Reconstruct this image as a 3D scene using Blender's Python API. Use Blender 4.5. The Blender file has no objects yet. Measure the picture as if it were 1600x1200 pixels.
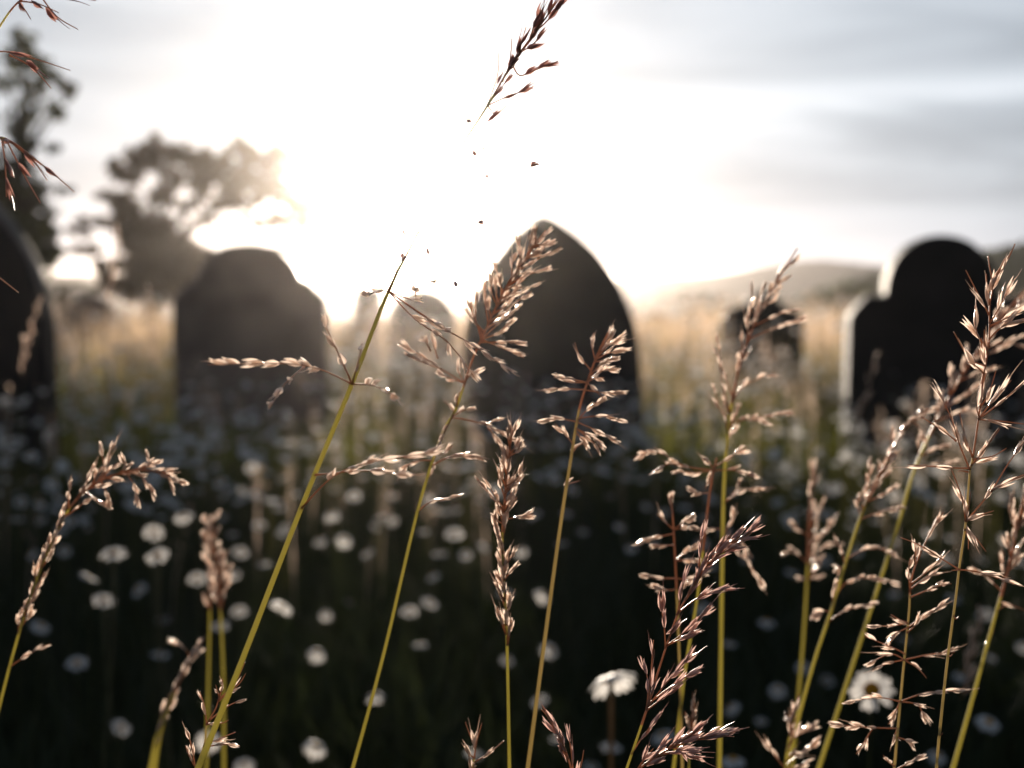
import bpy, math, random
import numpy as np
from mathutils import Vector, Matrix, Quaternion
random.seed(7); rng = np.random.default_rng(11)
C = bpy.context.scene.collection
scn = bpy.context.scene

# ------------------------------------------------------------------ camera, sky, sun, exposure
FPX = 2222.2; HOR = 430.0; CAMZ = 0.90
PITCH = math.atan((600-HOR)/FPX)
cam_d = bpy.data.cameras.new('camera'); cam = bpy.data.objects.new('camera', cam_d); C.objects.link(cam)
cam.location = (0, 0, CAMZ); cam.rotation_euler = (math.pi/2-PITCH, 0, 0)
cam_d.lens = 50; cam_d.sensor_width = 36; cam_d.clip_start = 0.02; cam_d.clip_end = 3000
cam_d.dof.use_dof = True; cam_d.dof.focus_distance = 0.545; cam_d.dof.aperture_fstop = 8.5
scn.camera = cam

def P(u, v, d):
    """world point seen at photo pixel (u, v) at depth d along the view axis"""
    x = (u-800)/FPX*d; y = (600-v)/FPX*d
    return Vector((x, d*math.cos(PITCH)+y*math.sin(PITCH), CAMZ - d*math.sin(PITCH)+y*math.cos(PITCH)))

SUN = (P(622, 262, 1)-Vector((0, 0, CAMZ))).normalized()
SUN_EL = math.asin(SUN.z); SUN_AZ = math.atan2(SUN.x, SUN.y)     # clockwise from +Y

w = bpy.data.worlds.new('World'); scn.world = w; w.use_nodes = True
nt = w.node_tree; nt.nodes.clear()
def N(t, nt_=None, **k):
    n = (nt_ or nt).nodes.new(t)
    for a, b in k.items(): setattr(n, a, b)
    return n
def L(a, b, nt_=None): (nt_ or nt).links.new(a, b)
def M(op, a, b=None, c=None, nt_=None):
    n = N('ShaderNodeMath', nt_, operation=op)
    for i, q in enumerate((a, b, c)):
        if q is None: continue
        if isinstance(q, (int, float)): n.inputs[i].default_value = q
        else: L(q, n.inputs[i], nt_)
    return n.outputs[0]
sky = N('ShaderNodeTexSky', sky_type='NISHITA', sun_disc=False)
sky.sun_elevation = SUN_EL; sky.sun_rotation = SUN_AZ; sky.air_density = 1.0; sky.dust_density = 1.5; sky.ozone_density = 1.5
tc = N('ShaderNodeTexCoord'); sep = N('ShaderNodeSeparateXYZ'); L(tc.outputs['Generated'], sep.inputs[0])
dot = N('ShaderNodeVectorMath', operation='DOT_PRODUCT'); L(tc.outputs['Generated'], dot.inputs[0]); dot.inputs[1].default_value = SUN
ang = M('ARCCOSINE', M('MINIMUM', dot.outputs['Value'], 0.999999))
g1 = M('MULTIPLY', M('EXPONENT', M('MULTIPLY', M('POWER', M('DIVIDE', ang, math.radians(3.3)), 2.0), -1.0)), 2.6)
g2 = M('MULTIPLY', M('EXPONENT', M('MULTIPLY', ang, -1/math.radians(3.6))), 0.28)
g3 = M('MULTIPLY', M('EXPONENT', M('MULTIPLY', M('POWER', M('DIVIDE', ang, math.radians(38)), 2.0), -1.0)), 0.305)
glow = M('ADD', M('ADD', g1, g2), g3)
# streaky high cloud
mp = N('ShaderNodeMapping'); L(tc.outputs['Generated'], mp.inputs[0]); mp.inputs['Scale'].default_value = (2.2, 2.2, 13.0); mp.inputs['Rotation'].default_value = (0, math.radians(2.5), 0); mp.inputs['Location'].default_value = (0.3, 0.1, 0.25)
no = N('ShaderNodeTexNoise'); L(mp.outputs[0], no.inputs[0]); no.inputs['Scale'].default_value = 1.7; no.inputs['Detail'].default_value = 4.5; no.inputs['Roughness'].default_value = 0.52; no.inputs['Distortion'].default_value = 0.5
mr = N('ShaderNodeMapRange', interpolation_type='SMOOTHSTEP'); L(no.outputs[0], mr.inputs[0]); mr.inputs[1].default_value = 0.36; mr.inputs[2].default_value = 0.66
# a bright ragged gap between two cloud decks, about seven degrees up
zz = M('ADD', M('SUBTRACT', sep.outputs[2], M('MULTIPLY', sep.outputs[0], 0.020)), M('MULTIPLY', M('SUBTRACT', no.outputs[0], 0.5), 0.045))
gap = M('EXPONENT', M('MULTIPLY', M('POWER', M('DIVIDE', M('SUBTRACT', zz, 0.112), 0.014), 2.0), -1.0))
gapm = N('ShaderNodeMapRange', interpolation_type='SMOOTHSTEP'); L(sep.outputs[0], gapm.inputs[0]); gapm.inputs[1].default_value = -0.02; gapm.inputs[2].default_value = 0.12
gap = M('MULTIPLY', gap, gapm.outputs[0])
lowb = M('MULTIPLY', M('EXPONENT', M('MULTIPLY', M('ABSOLUTE', sep.outputs[2]), -26.0)), 0.14)
bright = M('ADD', M('ADD', M('MULTIPLY', mr.outputs[0], 0.11), M('MULTIPLY', gap, 0.20)), lowb)
tint = N('ShaderNodeMix', data_type='RGBA'); L(M('MINIMUM', M('ADD', bright, M('MULTIPLY', glow, 0.8)), 1.0), tint.inputs[0])
tint.inputs[6].default_value = (0.75, 0.89, 1.07, 1); tint.inputs[7].default_value = (1.0, 0.97, 0.93, 1)
lum = M('MULTIPLY', M('ADD', M('MULTIPLY', bright, 0.90), M('ADD', glow, 0.048)), 10.0)
cl = N('ShaderNodeVectorMath', operation='SCALE'); L(tint.outputs[2], cl.inputs[0]); L(lum, cl.inputs['Scale'])
mx = N('ShaderNodeMix', data_type='RGBA'); mx.inputs[0].default_value = 0.96; L(sky.outputs[0], mx.inputs[6]); L(cl.outputs[0], mx.inputs[7])
bg = N('ShaderNodeBackground'); bg.inputs['Strength'].default_value = 0.1; L(mx.outputs[2], bg.inputs[0])
wo = N('ShaderNodeOutputWorld'); L(bg.outputs[0], wo.inputs[0])

sun_d = bpy.data.lights.new('sun', 'SUN'); sun_d.energy = 5.0; sun_d.angle = math.radians(0.6); sun_d.color = (1.0, 0.86, 0.70)
sun = bpy.data.objects.new('sun', sun_d); C.objects.link(sun); sun.rotation_euler = SUN.to_track_quat('Z', 'Y').to_euler(); sun.location = (-3, 20, 6)
scn.view_settings.view_transform = 'Standard'; scn.view_settings.look = 'None'; scn.view_settings.exposure = 1.0; scn.view_settings.gamma = 1
scn.cycles.use_denoising = True; scn.cycles.max_bounces = 7; scn.cycles.diffuse_bounces = 3; scn.cycles.glossy_bounces = 2
scn.cycles.transmission_bounces = 3; scn.cycles.volume_bounces = 0; scn.cycles.transparent_max_bounces = 8; scn.cycles.sample_clamp_indirect = 6

# ------------------------------------------------------------------ materials
def mat(name, col, rough=0.6, trans=None, tmix=0.0, spec=0.5, var=0.0, vscale=40, bump=0.0, bscale=60, col2=None, coat=0.0, crough=0.16, lo=0.35, hi=0.65, sheen=0.0):
    m = bpy.data.materials.new(name); m.use_nodes = True; t = m.node_tree; t.nodes.clear()
    out = N('ShaderNodeOutputMaterial', t); p = N('ShaderNodeBsdfPrincipled', t)
    p.inputs['Roughness'].default_value = rough; p.inputs['Specular IOR Level'].default_value = spec; p.inputs['Coat Weight'].default_value = coat
    p.inputs['Sheen Weight'].default_value = sheen; p.inputs['Coat Roughness'].default_value = crough
    c2 = col2 or tuple(min(1, c*(1+var)) for c in col); c1 = col if col2 else tuple(c*(1-var) for c in col)
    geo = N('ShaderNodeNewGeometry', t)
    nz = N('ShaderNodeTexNoise', t); L(geo.outputs['Position'], nz.inputs[0], t); nz.inputs['Scale'].default_value = vscale; nz.inputs['Detail'].default_value = 4
    r = N('ShaderNodeMapRange', t); L(nz.outputs[0], r.inputs[0], t); r.inputs[1].default_value = lo; r.inputs[2].default_value = hi
    mxn = N('ShaderNodeMix', t, data_type='RGBA'); L(r.outputs[0], mxn.inputs[0], t); mxn.inputs[6].default_value = (*c1, 1); mxn.inputs[7].default_value = (*c2, 1)
    L(mxn.outputs[2], p.inputs['Base Color'], t)
    if bump:
        nb = N('ShaderNodeTexNoise', t); L(geo.outputs['Position'], nb.inputs[0], t); nb.inputs['Scale'].default_value = bscale; nb.inputs['Detail'].default_value = 6
        b = N('ShaderNodeBump', t); b.inputs['Strength'].default_value = bump; b.inputs['Distance'].default_value = 0.01; L(nb.outputs[0], b.inputs['Height'], t); L(b.outputs[0], p.inputs['Normal'], t)
    if tmix:
        tr = N('ShaderNodeBsdfTranslucent', t); tr.inputs[0].default_value = (*trans, 1)
        ms = N('ShaderNodeMixShader', t); ms.inputs[0].default_value = tmix; L(p.outputs[0], ms.inputs[1], t); L(tr.outputs[0], ms.inputs[2], t); L(ms.outputs[0], out.inputs[0], t)
    else: L(p.outputs[0], out.inputs[0], t)
    return m
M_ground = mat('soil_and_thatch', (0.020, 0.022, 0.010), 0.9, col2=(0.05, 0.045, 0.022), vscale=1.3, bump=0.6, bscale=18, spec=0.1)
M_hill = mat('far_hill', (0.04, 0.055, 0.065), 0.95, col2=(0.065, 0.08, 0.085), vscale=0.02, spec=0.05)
M_ridge = mat('wooded_ridge', (0.022, 0.035, 0.015), 0.95, col2=(0.05, 0.07, 0.03), vscale=0.12, bump=1, bscale=0.4, spec=0.05)
M_stone = mat('dark_weathered_stone', (0.028, 0.027, 0.028), 0.62, col2=(0.055, 0.050, 0.046), vscale=7, bump=0.25, bscale=45, spec=0.35)
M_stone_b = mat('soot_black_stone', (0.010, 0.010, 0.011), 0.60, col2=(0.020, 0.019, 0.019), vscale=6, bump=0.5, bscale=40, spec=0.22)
M_stone_g = mat('grey_brown_stone', (0.10, 0.082, 0.078), 0.75, col2=(0.18, 0.145, 0.132), vscale=5, bump=0.25, bscale=35, spec=0.3)
M_edge = mat('painted_sunlit_rim', (0.05, 0.043, 0.038), 0.62, col2=(0.20, 0.165, 0.14), vscale=14, bump=0.5, bscale=60, spec=0.5)  # sunlit rim painted into the colour: slab sides and bevels paler than dark faces
M_green = mat('green_blade', (0.035, 0.050, 0.014), 0.5, (0.38, 0.38, 0.07), 0.42, 0.4, col2=(0.08, 0.075, 0.02), vscale=3)
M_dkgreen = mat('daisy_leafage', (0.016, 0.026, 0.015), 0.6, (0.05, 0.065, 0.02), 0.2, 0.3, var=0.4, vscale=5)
M_gold = mat('seeding_grass', (0.36, 0.23, 0.13), 0.55, (0.92, 0.66, 0.42), 0.58, 0.4, col2=(0.38, 0.29, 0.08), vscale=1.6)
M_goldhead = mat('seeding_heads', (0.45, 0.30, 0.23), 0.6, (0.95, 0.74, 0.60), 0.55, 0.3, col2=(0.42, 0.31, 0.24), vscale=2)
M_stalk = mat('stalk_green', (0.36, 0.33, 0.11), 0.42, (0.78, 0.70, 0.26), 0.45, 0.5, var=0.25, vscale=30)
M_stalk_y = mat('stalk_straw', (0.42, 0.35, 0.17), 0.42, (0.80, 0.66, 0.36), 0.42, 0.5, var=0.25, vscale=40)
M_branch = mat('panicle_branch', (0.34, 0.19, 0.12), 0.40, (0.75, 0.42, 0.26), 0.35, 0.5, var=0.35, vscale=150)
M_spik = mat('spikelet_husk', (0.50, 0.34, 0.27), 0.30, (0.98, 0.80, 0.68), 0.48, 0.8, col2=(0.78, 0.62, 0.50), vscale=210, coat=0.8)
M_spik_p = mat('spikelet_husk_purple', (0.20, 0.11, 0.12), 0.28, (0.88, 0.58, 0.50), 0.34, 0.8, col2=(0.55, 0.38, 0.34), vscale=190, coat=0.8)
M_spik_d = mat('spikelet_husk_dark', (0.12, 0.05, 0.045), 0.35, (0.66, 0.32, 0.26), 0.28, 0.6, col2=(0.26, 0.13, 0.11), vscale=190, coat=0.4)
M_petal = mat('daisy_petal', (0.58, 0.62, 0.68), 0.55, (0.85, 0.82, 0.78), 0.40, 0.3, var=0.04)
M_disc = mat('daisy_disc', (0.48, 0.24, 0.02), 0.8, (0.6, 0.3, 0.03), 0.15, 0.2, var=0.3, vscale=900, bump=0.6, bscale=900)
M_dstem = mat('daisy_stem', (0.04, 0.045, 0.015), 0.6, (0.12, 0.11, 0.03), 0.2, 0.4, var=0.3, vscale=60)
M_dstem_r = mat('daisy_stem_red', (0.15, 0.11, 0.07), 0.5, (0.34, 0.24, 0.13), 0.3, 0.4, var=0.3, vscale=60)
M_bark = mat('bark', (0.045, 0.036, 0.028), 0.85, var=0.4, vscale=12, bump=0.8, bscale=30, spec=0.2)
M_leaf = mat('tree_leaf', (0.028, 0.042, 0.014), 0.5, (0.14, 0.15, 0.03), 0.30, 0.35, col2=(0.055, 0.06, 0.02), vscale=0.9)
M_leaf_r = mat('tree_leaf_bronze', (0.035, 0.028, 0.016), 0.5, (0.22, 0.12, 0.05), 0.30, 0.35, col2=(0.07, 0.055, 0.03), vscale=0.9)

# ------------------------------------------------------------------ mesh helpers
class MB:
    def __init__(s): s.v = []; s.f = []
    def tube(s, pts, rad, sides=6, cap=True):
        n = len(pts); b = len(s.v); ref = None
        for i, p in enumerate(pts):
            t = (pts[min(i+1, n-1)]-pts[max(i-1, 0)]).normalized()
            if ref is None: ref = t.orthogonal().normalized()
            ref = (ref-t*ref.dot(t)).normalized(); q = t.cross(ref)
            r = rad[i] if isinstance(rad, (list, tuple)) else rad
            for k in range(sides):
                a = 2*math.pi*k/sides; s.v.append(p+(ref*math.cos(a)+q*math.sin(a))*r)
        for i in range(n-1):
            for k in range(sides):
                a = b+i*sides+k; c = b+i*sides+(k+1) % sides
                s.f.append((a, c, c+sides, a+sides))
        if cap:
            s.f.append(tuple(b+k for k in reversed(range(sides)))); s.f.append(tuple(b+(n-1)*sides+k for k in range(sides)))
    def husk(s, p, d, L_, w_, flat=0.62, curve=0.0, sides=6):
        """pointed, boat-shaped husk: a thin shell rolled round its seed side"""
        d = d.normalized(); x = d.orthogonal().normalized(); x = Quaternion(d, random.uniform(0, 6.28)) @ x; y = d.cross(x)
        b = len(s.v); prof = [(0, .12), (.12, .55), (.32, 1), (.55, .88), (.78, .48), (1, .05)]; ns = 6
        for t, r in prof:
            c = p+d*(L_*t)+x*(curve*L_*math.sin(t*math.pi))
            for k in range(ns):
                a = math.radians(-20+220*k/(ns-1)); s.v.append(c+(x*math.cos(a)+y*math.sin(a)*flat)*r*w_/2)
        for i in range(len(prof)-1):
            for k in range(ns-1):
                a = b+i*ns+k; s.f.append((a, a+1, a+ns+1, a+ns))
    def poly(s, pts, fs):
        b = len(s.v); s.v += [Vector(p) for p in pts]; s.f += [tuple(b+i for i in f) for f in fs]
    def build(s, name, m, parent=None, smooth=True, loc=None):
        me = bpy.data.meshes.new(name); o0 = parent_world(parent) if parent else Vector(loc or (0, 0, 0))
        me.from_pydata([tuple(q-o0) for q in s.v], [], s.f); me.materials.append(m)
        if smooth: me.polygons.foreach_set('use_smooth', [True]*len(me.polygons))
        o = bpy.data.objects.new(name, me); C.objects.link(o)
        if parent: o.parent = parent
        else: o.location = o0
        return o
def parent_world(p):
    v = Vector((0, 0, 0))
    while p: v += p.location; p = p.parent
    return v
def npmesh(name, V, F, m, smooth=False):
    """V (n,3) array, F (k,q) array of equal-sided faces"""
    me = bpy.data.meshes.new(name); V = np.asarray(V, np.float32); F = np.asarray(F, np.int32); q = F.shape[1]
    me.vertices.add(len(V)); me.vertices.foreach_set('co', V.ravel()); me.loops.add(F.size); me.loops.foreach_set('vertex_index', F.ravel())
    me.polygons.add(len(F)); me.polygons.foreach_set('loop_start', np.arange(0, F.size, q, dtype=np.int32)); me.polygons.foreach_set('loop_total', np.full(len(F), q, np.int32))
    if smooth: me.polygons.foreach_set('use_smooth', np.ones(len(F), bool))
    me.update(calc_edges=True); me.validate(); me.materials.append(m)
    return me
def link(name, me, parent=None, loc=(0, 0, 0)):
    o = bpy.data.objects.new(name, me); C.objects.link(o); o.location = loc
    if parent: o.parent = parent
    return o
def empty(name, loc, label=None, cat=None, group=None):
    o = bpy.data.objects.new(name, None); C.objects.link(o); o.location = loc; o.empty_display_size = 0.05
    tag(o, label, cat, group); return o
def tag(o, label=None, cat=None, group=None, kind=None):
    if label: o['label'] = label
    if cat: o['category'] = cat
    if group: o['group'] = group
    if kind: o['kind'] = kind
    return o

# ------------------------------------------------------------------ ground and far land
def gz(x, y):
    '''the churchyard ends about 18 m out and the land falls gently into a valley'''
    t = np.maximum(0, y-17); return -9.0*(1-np.exp(-t*t/(t+14)/55))
n = 160
gx = np.sinh(np.linspace(-6.6, 6.6, n))*6.6; gy = np.sinh(np.linspace(-4.2, 6.5, n))*6.6
X, Y = np.meshgrid(gx, gy)
Z = 0.02*np.sin(X*1.3+1)*np.cos(Y*0.9)*np.exp(-(X**2+Y**2)/4000)
Z = Z+gz(X, Y)
V = np.stack([X, Y, Z], -1).reshape(-1, 3)
I = np.arange(n*n).reshape(n, n); F = np.stack([I[:-1, :-1], I[:-1, 1:], I[1:, 1:], I[1:, :-1]], -1).reshape(-1, 4)
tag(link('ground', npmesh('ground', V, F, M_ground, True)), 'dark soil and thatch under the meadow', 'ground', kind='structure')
def hill(name, y0, y1, prof, m, rough, nx=300, ny=24, label=''):
    us = [p[0] for p in prof]; vs = [p[1] for p in prof]; ym = (y0+y1)/2
    xs = np.linspace((us[0]-800)/FPX*ym, (us[-1]-800)/FPX*ym, nx)
    top = CAMZ+(HOR-np.interp(xs/ym*FPX+800, us, vs))/FPX*ym
    k = np.ones(7)/7; tp = np.pad(top, 3, mode='edge'); top = np.convolve(tp, k, 'valid')
    ys = np.linspace(y0, y1, ny); s = np.sin(np.linspace(0, math.pi, ny))**0.8
    Zs = s[:, None]*(top[None, :]+10.5)-10.5 + rng.normal(0, rough, (ny, nx))*s[:, None]
    V = np.stack([np.broadcast_to(xs, (ny, nx)), np.broadcast_to(ys[:, None], (ny, nx)), Zs], -1).reshape(-1, 3)
    I = np.arange(ny*nx).reshape(ny, nx); F = np.stack([I[:-1, :-1], I[:-1, 1:], I[1:, 1:], I[1:, :-1]], -1).reshape(-1, 4)
    return tag(link(name, npmesh(name, V, F, m, True)), label, 'hills', kind='structure')
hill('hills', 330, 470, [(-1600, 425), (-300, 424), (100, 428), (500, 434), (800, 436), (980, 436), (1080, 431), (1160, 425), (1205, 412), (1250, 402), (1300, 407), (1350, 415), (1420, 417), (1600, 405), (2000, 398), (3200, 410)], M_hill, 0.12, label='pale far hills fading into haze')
hill('wooded_hill', 110, 160, [(1080, 486), (1200, 480), (1260, 470), (1300, 452), (1340, 438), (1400, 428), (1500, 405), (1600, 388), (1900, 370), (2600, 380)], M_ridge, 0.5, nx=300, label='dark wooded ridge behind the round topped headstone')

# ------------------------------------------------------------------ headstones
def arc(cx, cy, r, a0, a1, n):
    return [(cx+r*math.cos(math.radians(a0+(a1-a0)*i/n)), cy+r*math.sin(math.radians(a0+(a1-a0)*i/n))) for i in range(n+1)]
def slab(name, outline, thick, m, loc, label, yaw=0, lean=0, tip=0, bevel=0.012, group='old headstones in the meadow', chips=0.002, plinth=None, edge=None):
    """outline: (x, z) list counter-clockwise, z=0 at the ground"""
    import bmesh
    bm = bmesh.new(); front = [bm.verts.new((x, -thick/2, z)) for x, z in outline]
    f = bm.faces.new(front); r = bmesh.ops.extrude_face_region(bm, geom=[f])
    vs = [e for e in r['geom'] if isinstance(e, bmesh.types.BMVert)]
    bmesh.ops.translate(bm, verts=vs, vec=(0, thick, 0)); bmesh.ops.recalc_face_normals(bm, faces=bm.faces)
    es = [e for e in bm.edges if abs(e.verts[0].co.y-e.verts[1].co.y) < 1e-6]
    bmesh.ops.bevel(bm, geom=es, offset=bevel, segments=3, profile=0.55, affect='EDGES')
    for v in bm.verts:
        v.co.x += random.uniform(-1, 1)*chips; v.co.z += random.uniform(-1, 1)*chips; v.co.y += random.uniform(-1, 1)*chips*0.5
    me = bpy.data.meshes.new('slab'); bm.normal_update()
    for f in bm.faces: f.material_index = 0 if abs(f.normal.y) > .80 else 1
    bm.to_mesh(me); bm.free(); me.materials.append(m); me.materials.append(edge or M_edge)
    root = empty(name, loc, label, 'headstone', group)
    root.rotation_euler = (math.radians(tip), math.radians(lean), math.radians(yaw))
    o = link('slab', me, root)
    if plinth:
        w_, h_, t_ = plinth; b = MB(); c = 0.02
        b.poly([(-w_/2, -t_/2, -0.2), (w_/2, -t_/2, -0.2), (w_/2, t_/2, -0.2), (-w_/2, t_/2, -0.2),
                (-w_/2, -t_/2, h_-c), (w_/2, -t_/2, h_-c), (w_/2, t_/2, h_-c), (-w_/2, t_/2, h_-c),
                (-w_/2+c, -t_/2+c, h_), (w_/2-c, -t_/2+c, h_), (w_/2-c, t_/2-c, h_), (-w_/2+c, t_/2-c, h_)],
               [(0, 1, 5, 4), (1, 2, 6, 5), (2, 3, 7, 6), (3, 0, 4, 7), (4, 5, 9, 8), (5, 6, 10, 9), (6, 7, 11, 10), (7, 4, 8, 11), (8, 9, 10, 11), (3, 2, 1, 0)])
        pm = b.build('plinth', m, None, smooth=False); pm.parent = root
    return root
def gx_(u, d): return (u-800)/FPX*d
def zv(v, d): return CAMZ+(HOR-v)/FPX*d*1.0
# pointed (gothic arch) stone
D = 6.0; hw = 0.372; H = zv(336, D); sp = 0.54
pt = [(-hw, -0.3), (hw, -0.3), (hw+0.006, 0.2), (hw, sp)]
R = ((H-sp)**2+hw**2)/(2*hw); a1 = math.degrees(math.asin((H-sp)/R))
pt += arc(hw-R, sp, R, 0, a1, 18)[1:-1]+[(0, H)]
pt += [(-x, z) for x, z in reversed(arc(hw-R, sp, R, 0, a1, 18)[1:-1])]+[(-hw, sp)]
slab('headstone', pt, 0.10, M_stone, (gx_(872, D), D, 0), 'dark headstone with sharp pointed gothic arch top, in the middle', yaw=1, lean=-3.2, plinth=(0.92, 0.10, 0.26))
# round topped with concave shoulders, right
D = 5.9; s = D/FPX; cx = 1463
r = 86*s; zc = zv(368, D)-r; hw = 142*s; zs = zv(497, D)
half = arc(0, zc, r, 90, -3, 20)
sh = [(88*s, zv(461, D)), (97*s, zv(463, D)), (108*s, zv(461, D)), (117*s, zv(466, D)), (126*s, zv(476, D)), (137*s, zv(489, D)), (hw, zs)]
rt = half+sh
pt = [(-hw-0.004, -0.3), (hw+0.004, -0.3)]+list(reversed(rt))+[(-x, z) for x, z in rt[1:]]
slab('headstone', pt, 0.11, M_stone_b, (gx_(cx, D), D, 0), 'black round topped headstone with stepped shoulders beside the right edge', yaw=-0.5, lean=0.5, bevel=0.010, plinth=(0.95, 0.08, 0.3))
# left, rounded with small square shoulders
D = 6.9; s = D/FPX; cx = 395; hw = 118*s
rt = [(0, zv(380, D)), (20*s, zv(381.5, D)), (38*s, zv(386, D)), (53*s, zv(395, D)), (65*s, zv(407, D)), (74*s, zv(422, D)), (80*s, zv(439, D)), (87*s, zv(440, D)), (94*s, zv(442, D)), (101*s, zv(450, D)), (109*s, zv(458, D)), (hw, zv(466, D))]
pt = [(-hw, -0.3), (hw, -0.3)]+list(reversed(rt))+[(-x, z) for x, z in rt[1:]]
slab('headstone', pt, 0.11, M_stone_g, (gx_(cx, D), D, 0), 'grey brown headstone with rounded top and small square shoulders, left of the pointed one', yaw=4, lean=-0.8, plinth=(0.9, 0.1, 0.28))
# behind, between pointed and round stones: shouldered with a knob
D = 9.6; s = D/FPX; cx = 1186; hw = 63*s
rt = [(0, zv(455, D)), (12*s, zv(456, D)), (20*s, zv(463, D)), (26*s, zv(474, D)), (38*s, zv(480, D)), (50*s, zv(484, D)), (59*s, zv(492, D)), (hw, zv(503, D))]
pt = [(-hw, -0.3), (hw, -0.3)]+list(reversed(rt))+[(-x, z) for x, z in rt[1:]]
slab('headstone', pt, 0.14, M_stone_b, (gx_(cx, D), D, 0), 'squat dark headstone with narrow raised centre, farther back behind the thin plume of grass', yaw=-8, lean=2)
# behind, left of the pointed stone
D = 12.5; s = D/FPX; cx = 657; hw = 52*s; H = zv(451, D); zc = H-hw*0.92
pt = [(-hw, -0.3), (hw, -0.3)]+[(x, zc+(z-zc)*0.92) for x, z in arc(0, zc, hw, 0, 180, 22)]
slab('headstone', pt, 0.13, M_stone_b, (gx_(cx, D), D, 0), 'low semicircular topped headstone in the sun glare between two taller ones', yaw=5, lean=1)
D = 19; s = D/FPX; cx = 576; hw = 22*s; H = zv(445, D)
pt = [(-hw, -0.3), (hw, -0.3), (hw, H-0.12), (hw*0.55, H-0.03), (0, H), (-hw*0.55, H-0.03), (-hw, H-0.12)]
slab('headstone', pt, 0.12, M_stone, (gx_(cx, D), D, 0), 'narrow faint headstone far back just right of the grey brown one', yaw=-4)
D = 24; s = D/FPX; cx = 1031; H = zv(486, D); a = 7*s; b_ = 17*s
pt = [(-a, -0.3), (a, -0.3), (a, H-0.26), (b_, H-0.24), (b_, H-0.13), (a, H-0.12), (a, H), (-a, H), (-a, H-0.12), (-b_, H-0.13), (-b_, H-0.24), (-a, H-0.26)]
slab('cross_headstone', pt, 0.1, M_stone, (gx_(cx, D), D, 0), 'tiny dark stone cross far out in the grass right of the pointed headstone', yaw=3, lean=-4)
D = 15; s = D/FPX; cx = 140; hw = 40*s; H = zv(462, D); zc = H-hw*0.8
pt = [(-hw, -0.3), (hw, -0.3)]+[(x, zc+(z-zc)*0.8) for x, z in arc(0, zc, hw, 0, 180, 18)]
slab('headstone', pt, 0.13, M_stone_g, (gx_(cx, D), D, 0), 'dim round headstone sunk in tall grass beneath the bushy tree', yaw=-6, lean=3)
D = 5.3; s = D/FPX; cx = -38; hw = 124*s; H = zv(285, D); sp = zv(520, D)
R = ((H-sp)**2+hw**2)/(2*hw); a1 = math.degrees(math.asin((H-sp)/R))
pt = [(-hw, -0.3), (hw, -0.3), (hw, sp)]+arc(hw-R, sp, R, 0, a1, 16)[1:-1]+[(0, H)]+[(-x, z) for x, z in reversed(arc(hw-R, sp, R, 0, a1, 16)[1:-1])]+[(-hw, sp)]
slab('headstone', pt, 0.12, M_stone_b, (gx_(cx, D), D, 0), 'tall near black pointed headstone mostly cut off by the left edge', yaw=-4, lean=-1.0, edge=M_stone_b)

# ------------------------------------------------------------------ trees
def leaf_cloud(clumps, d, dd, size, seed):
    """clumps: (u, v, ru, rv, count) outline read from the photo; each clump is a 3-D ellipsoid holding sprays of leaves"""
    r_ = np.random.default_rng(seed); Vs = []; 
    for (u, v, ru, rv, cnt) in clumps:
        c = np.array(P(u, v, d+r_.uniform(-dd, dd)*0.5)); s = d/FPX
        nsp = max(3, cnt//26)
        sp = r_.normal(0, 1, (nsp, 3)); sp /= np.linalg.norm(sp, axis=1)[:, None]; sp *= r_.uniform(0.15, 1, (nsp, 1))**0.5
        sp = sp*np.array([ru*s, max(ru*s, rv*s)*0.9, rv*s])
        pts = sp[r_.integers(0, nsp, cnt)]+r_.normal(0, 1, (cnt, 3))*np.array([1, 1, 0.8])*min(ru, rv)*s*0.13
        Vs.append(c+pts)
    Pn = np.concatenate(Vs); n_ = len(Pn)
    a = r_.normal(0, 1, (n_, 3)); a /= np.linalg.norm(a, axis=1)[:, None]; b = r_.normal(0, 1, (n_, 3)); b -= a*(a*b).sum(1)[:, None]; b /= np.linalg.norm(b, axis=1)[:, None]
    sz = size*r_.uniform(0.6, 1.3, (n_, 1)); c2 = np.cross(a, b)
    V = np.stack([Pn-a*sz, Pn+b*sz*0.42+c2*sz*0.1, Pn+a*sz, Pn-b*sz*0.42+c2*sz*0.1], 1).reshape(-1, 3)
    return V, np.arange(n_*4).reshape(-1, 4), Pn
def tree(name, label, base, limbs, clumps, d, dd, size, seed, lm, group=None):
    root = empty(name, base, label, 'tree', group)
    b = MB()
    for pts, r0, r1 in limbs:
        q = [Vector(x) for x in pts]
        # a little wander between points
        out = []
        for i in range(len(q)-1):
            for t in (0, .33, .66): out.append(q[i].lerp(q[i+1], t)+Vector([random.uniform(-1, 1)*r0*0.5*(1 if t else 0) for _ in range(3)]))
        out.append(q[-1]); k = len(out)
        b.tube(out, [r0+(r1-r0)*i/(k-1) for i in range(k)], 7)
    b.build('trunk', M_bark, root)
    V, F, _ = leaf_cloud(clumps, d, dd, size, seed)
    me = npmesh('crown', V-np.array(base), F, lm); link('crown', me, root)
D = 28.0
bx, by = gx_(235, D), D
limA = [([(bx, by, -0.1), P(236, 440, D), P(232, 380, D), P(245, 320, D), P(250, 235, D)], .20, .03)]
for e in [(300, 240, .5), (370, 250, -.8), (200, 300, .3), (330, 300, .9), (140, 345, -.4)]:
    limA.append(([P(233, 400, D), P((233+e[0])/2, (380+e[1])/2, D+e[2]*.5), P(e[0], e[1], D+e[2])], .10, .02))
limA.append(([P(236, 410, D), P(330, 330, D+.3), P(420, 305, D), P(500, 330, D-.3), P(590, 378, D)], .10, .012))
limA.append(([P(330, 330, D+.3), P(390, 280, D), P(440, 245, D)], .06, .012))
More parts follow.
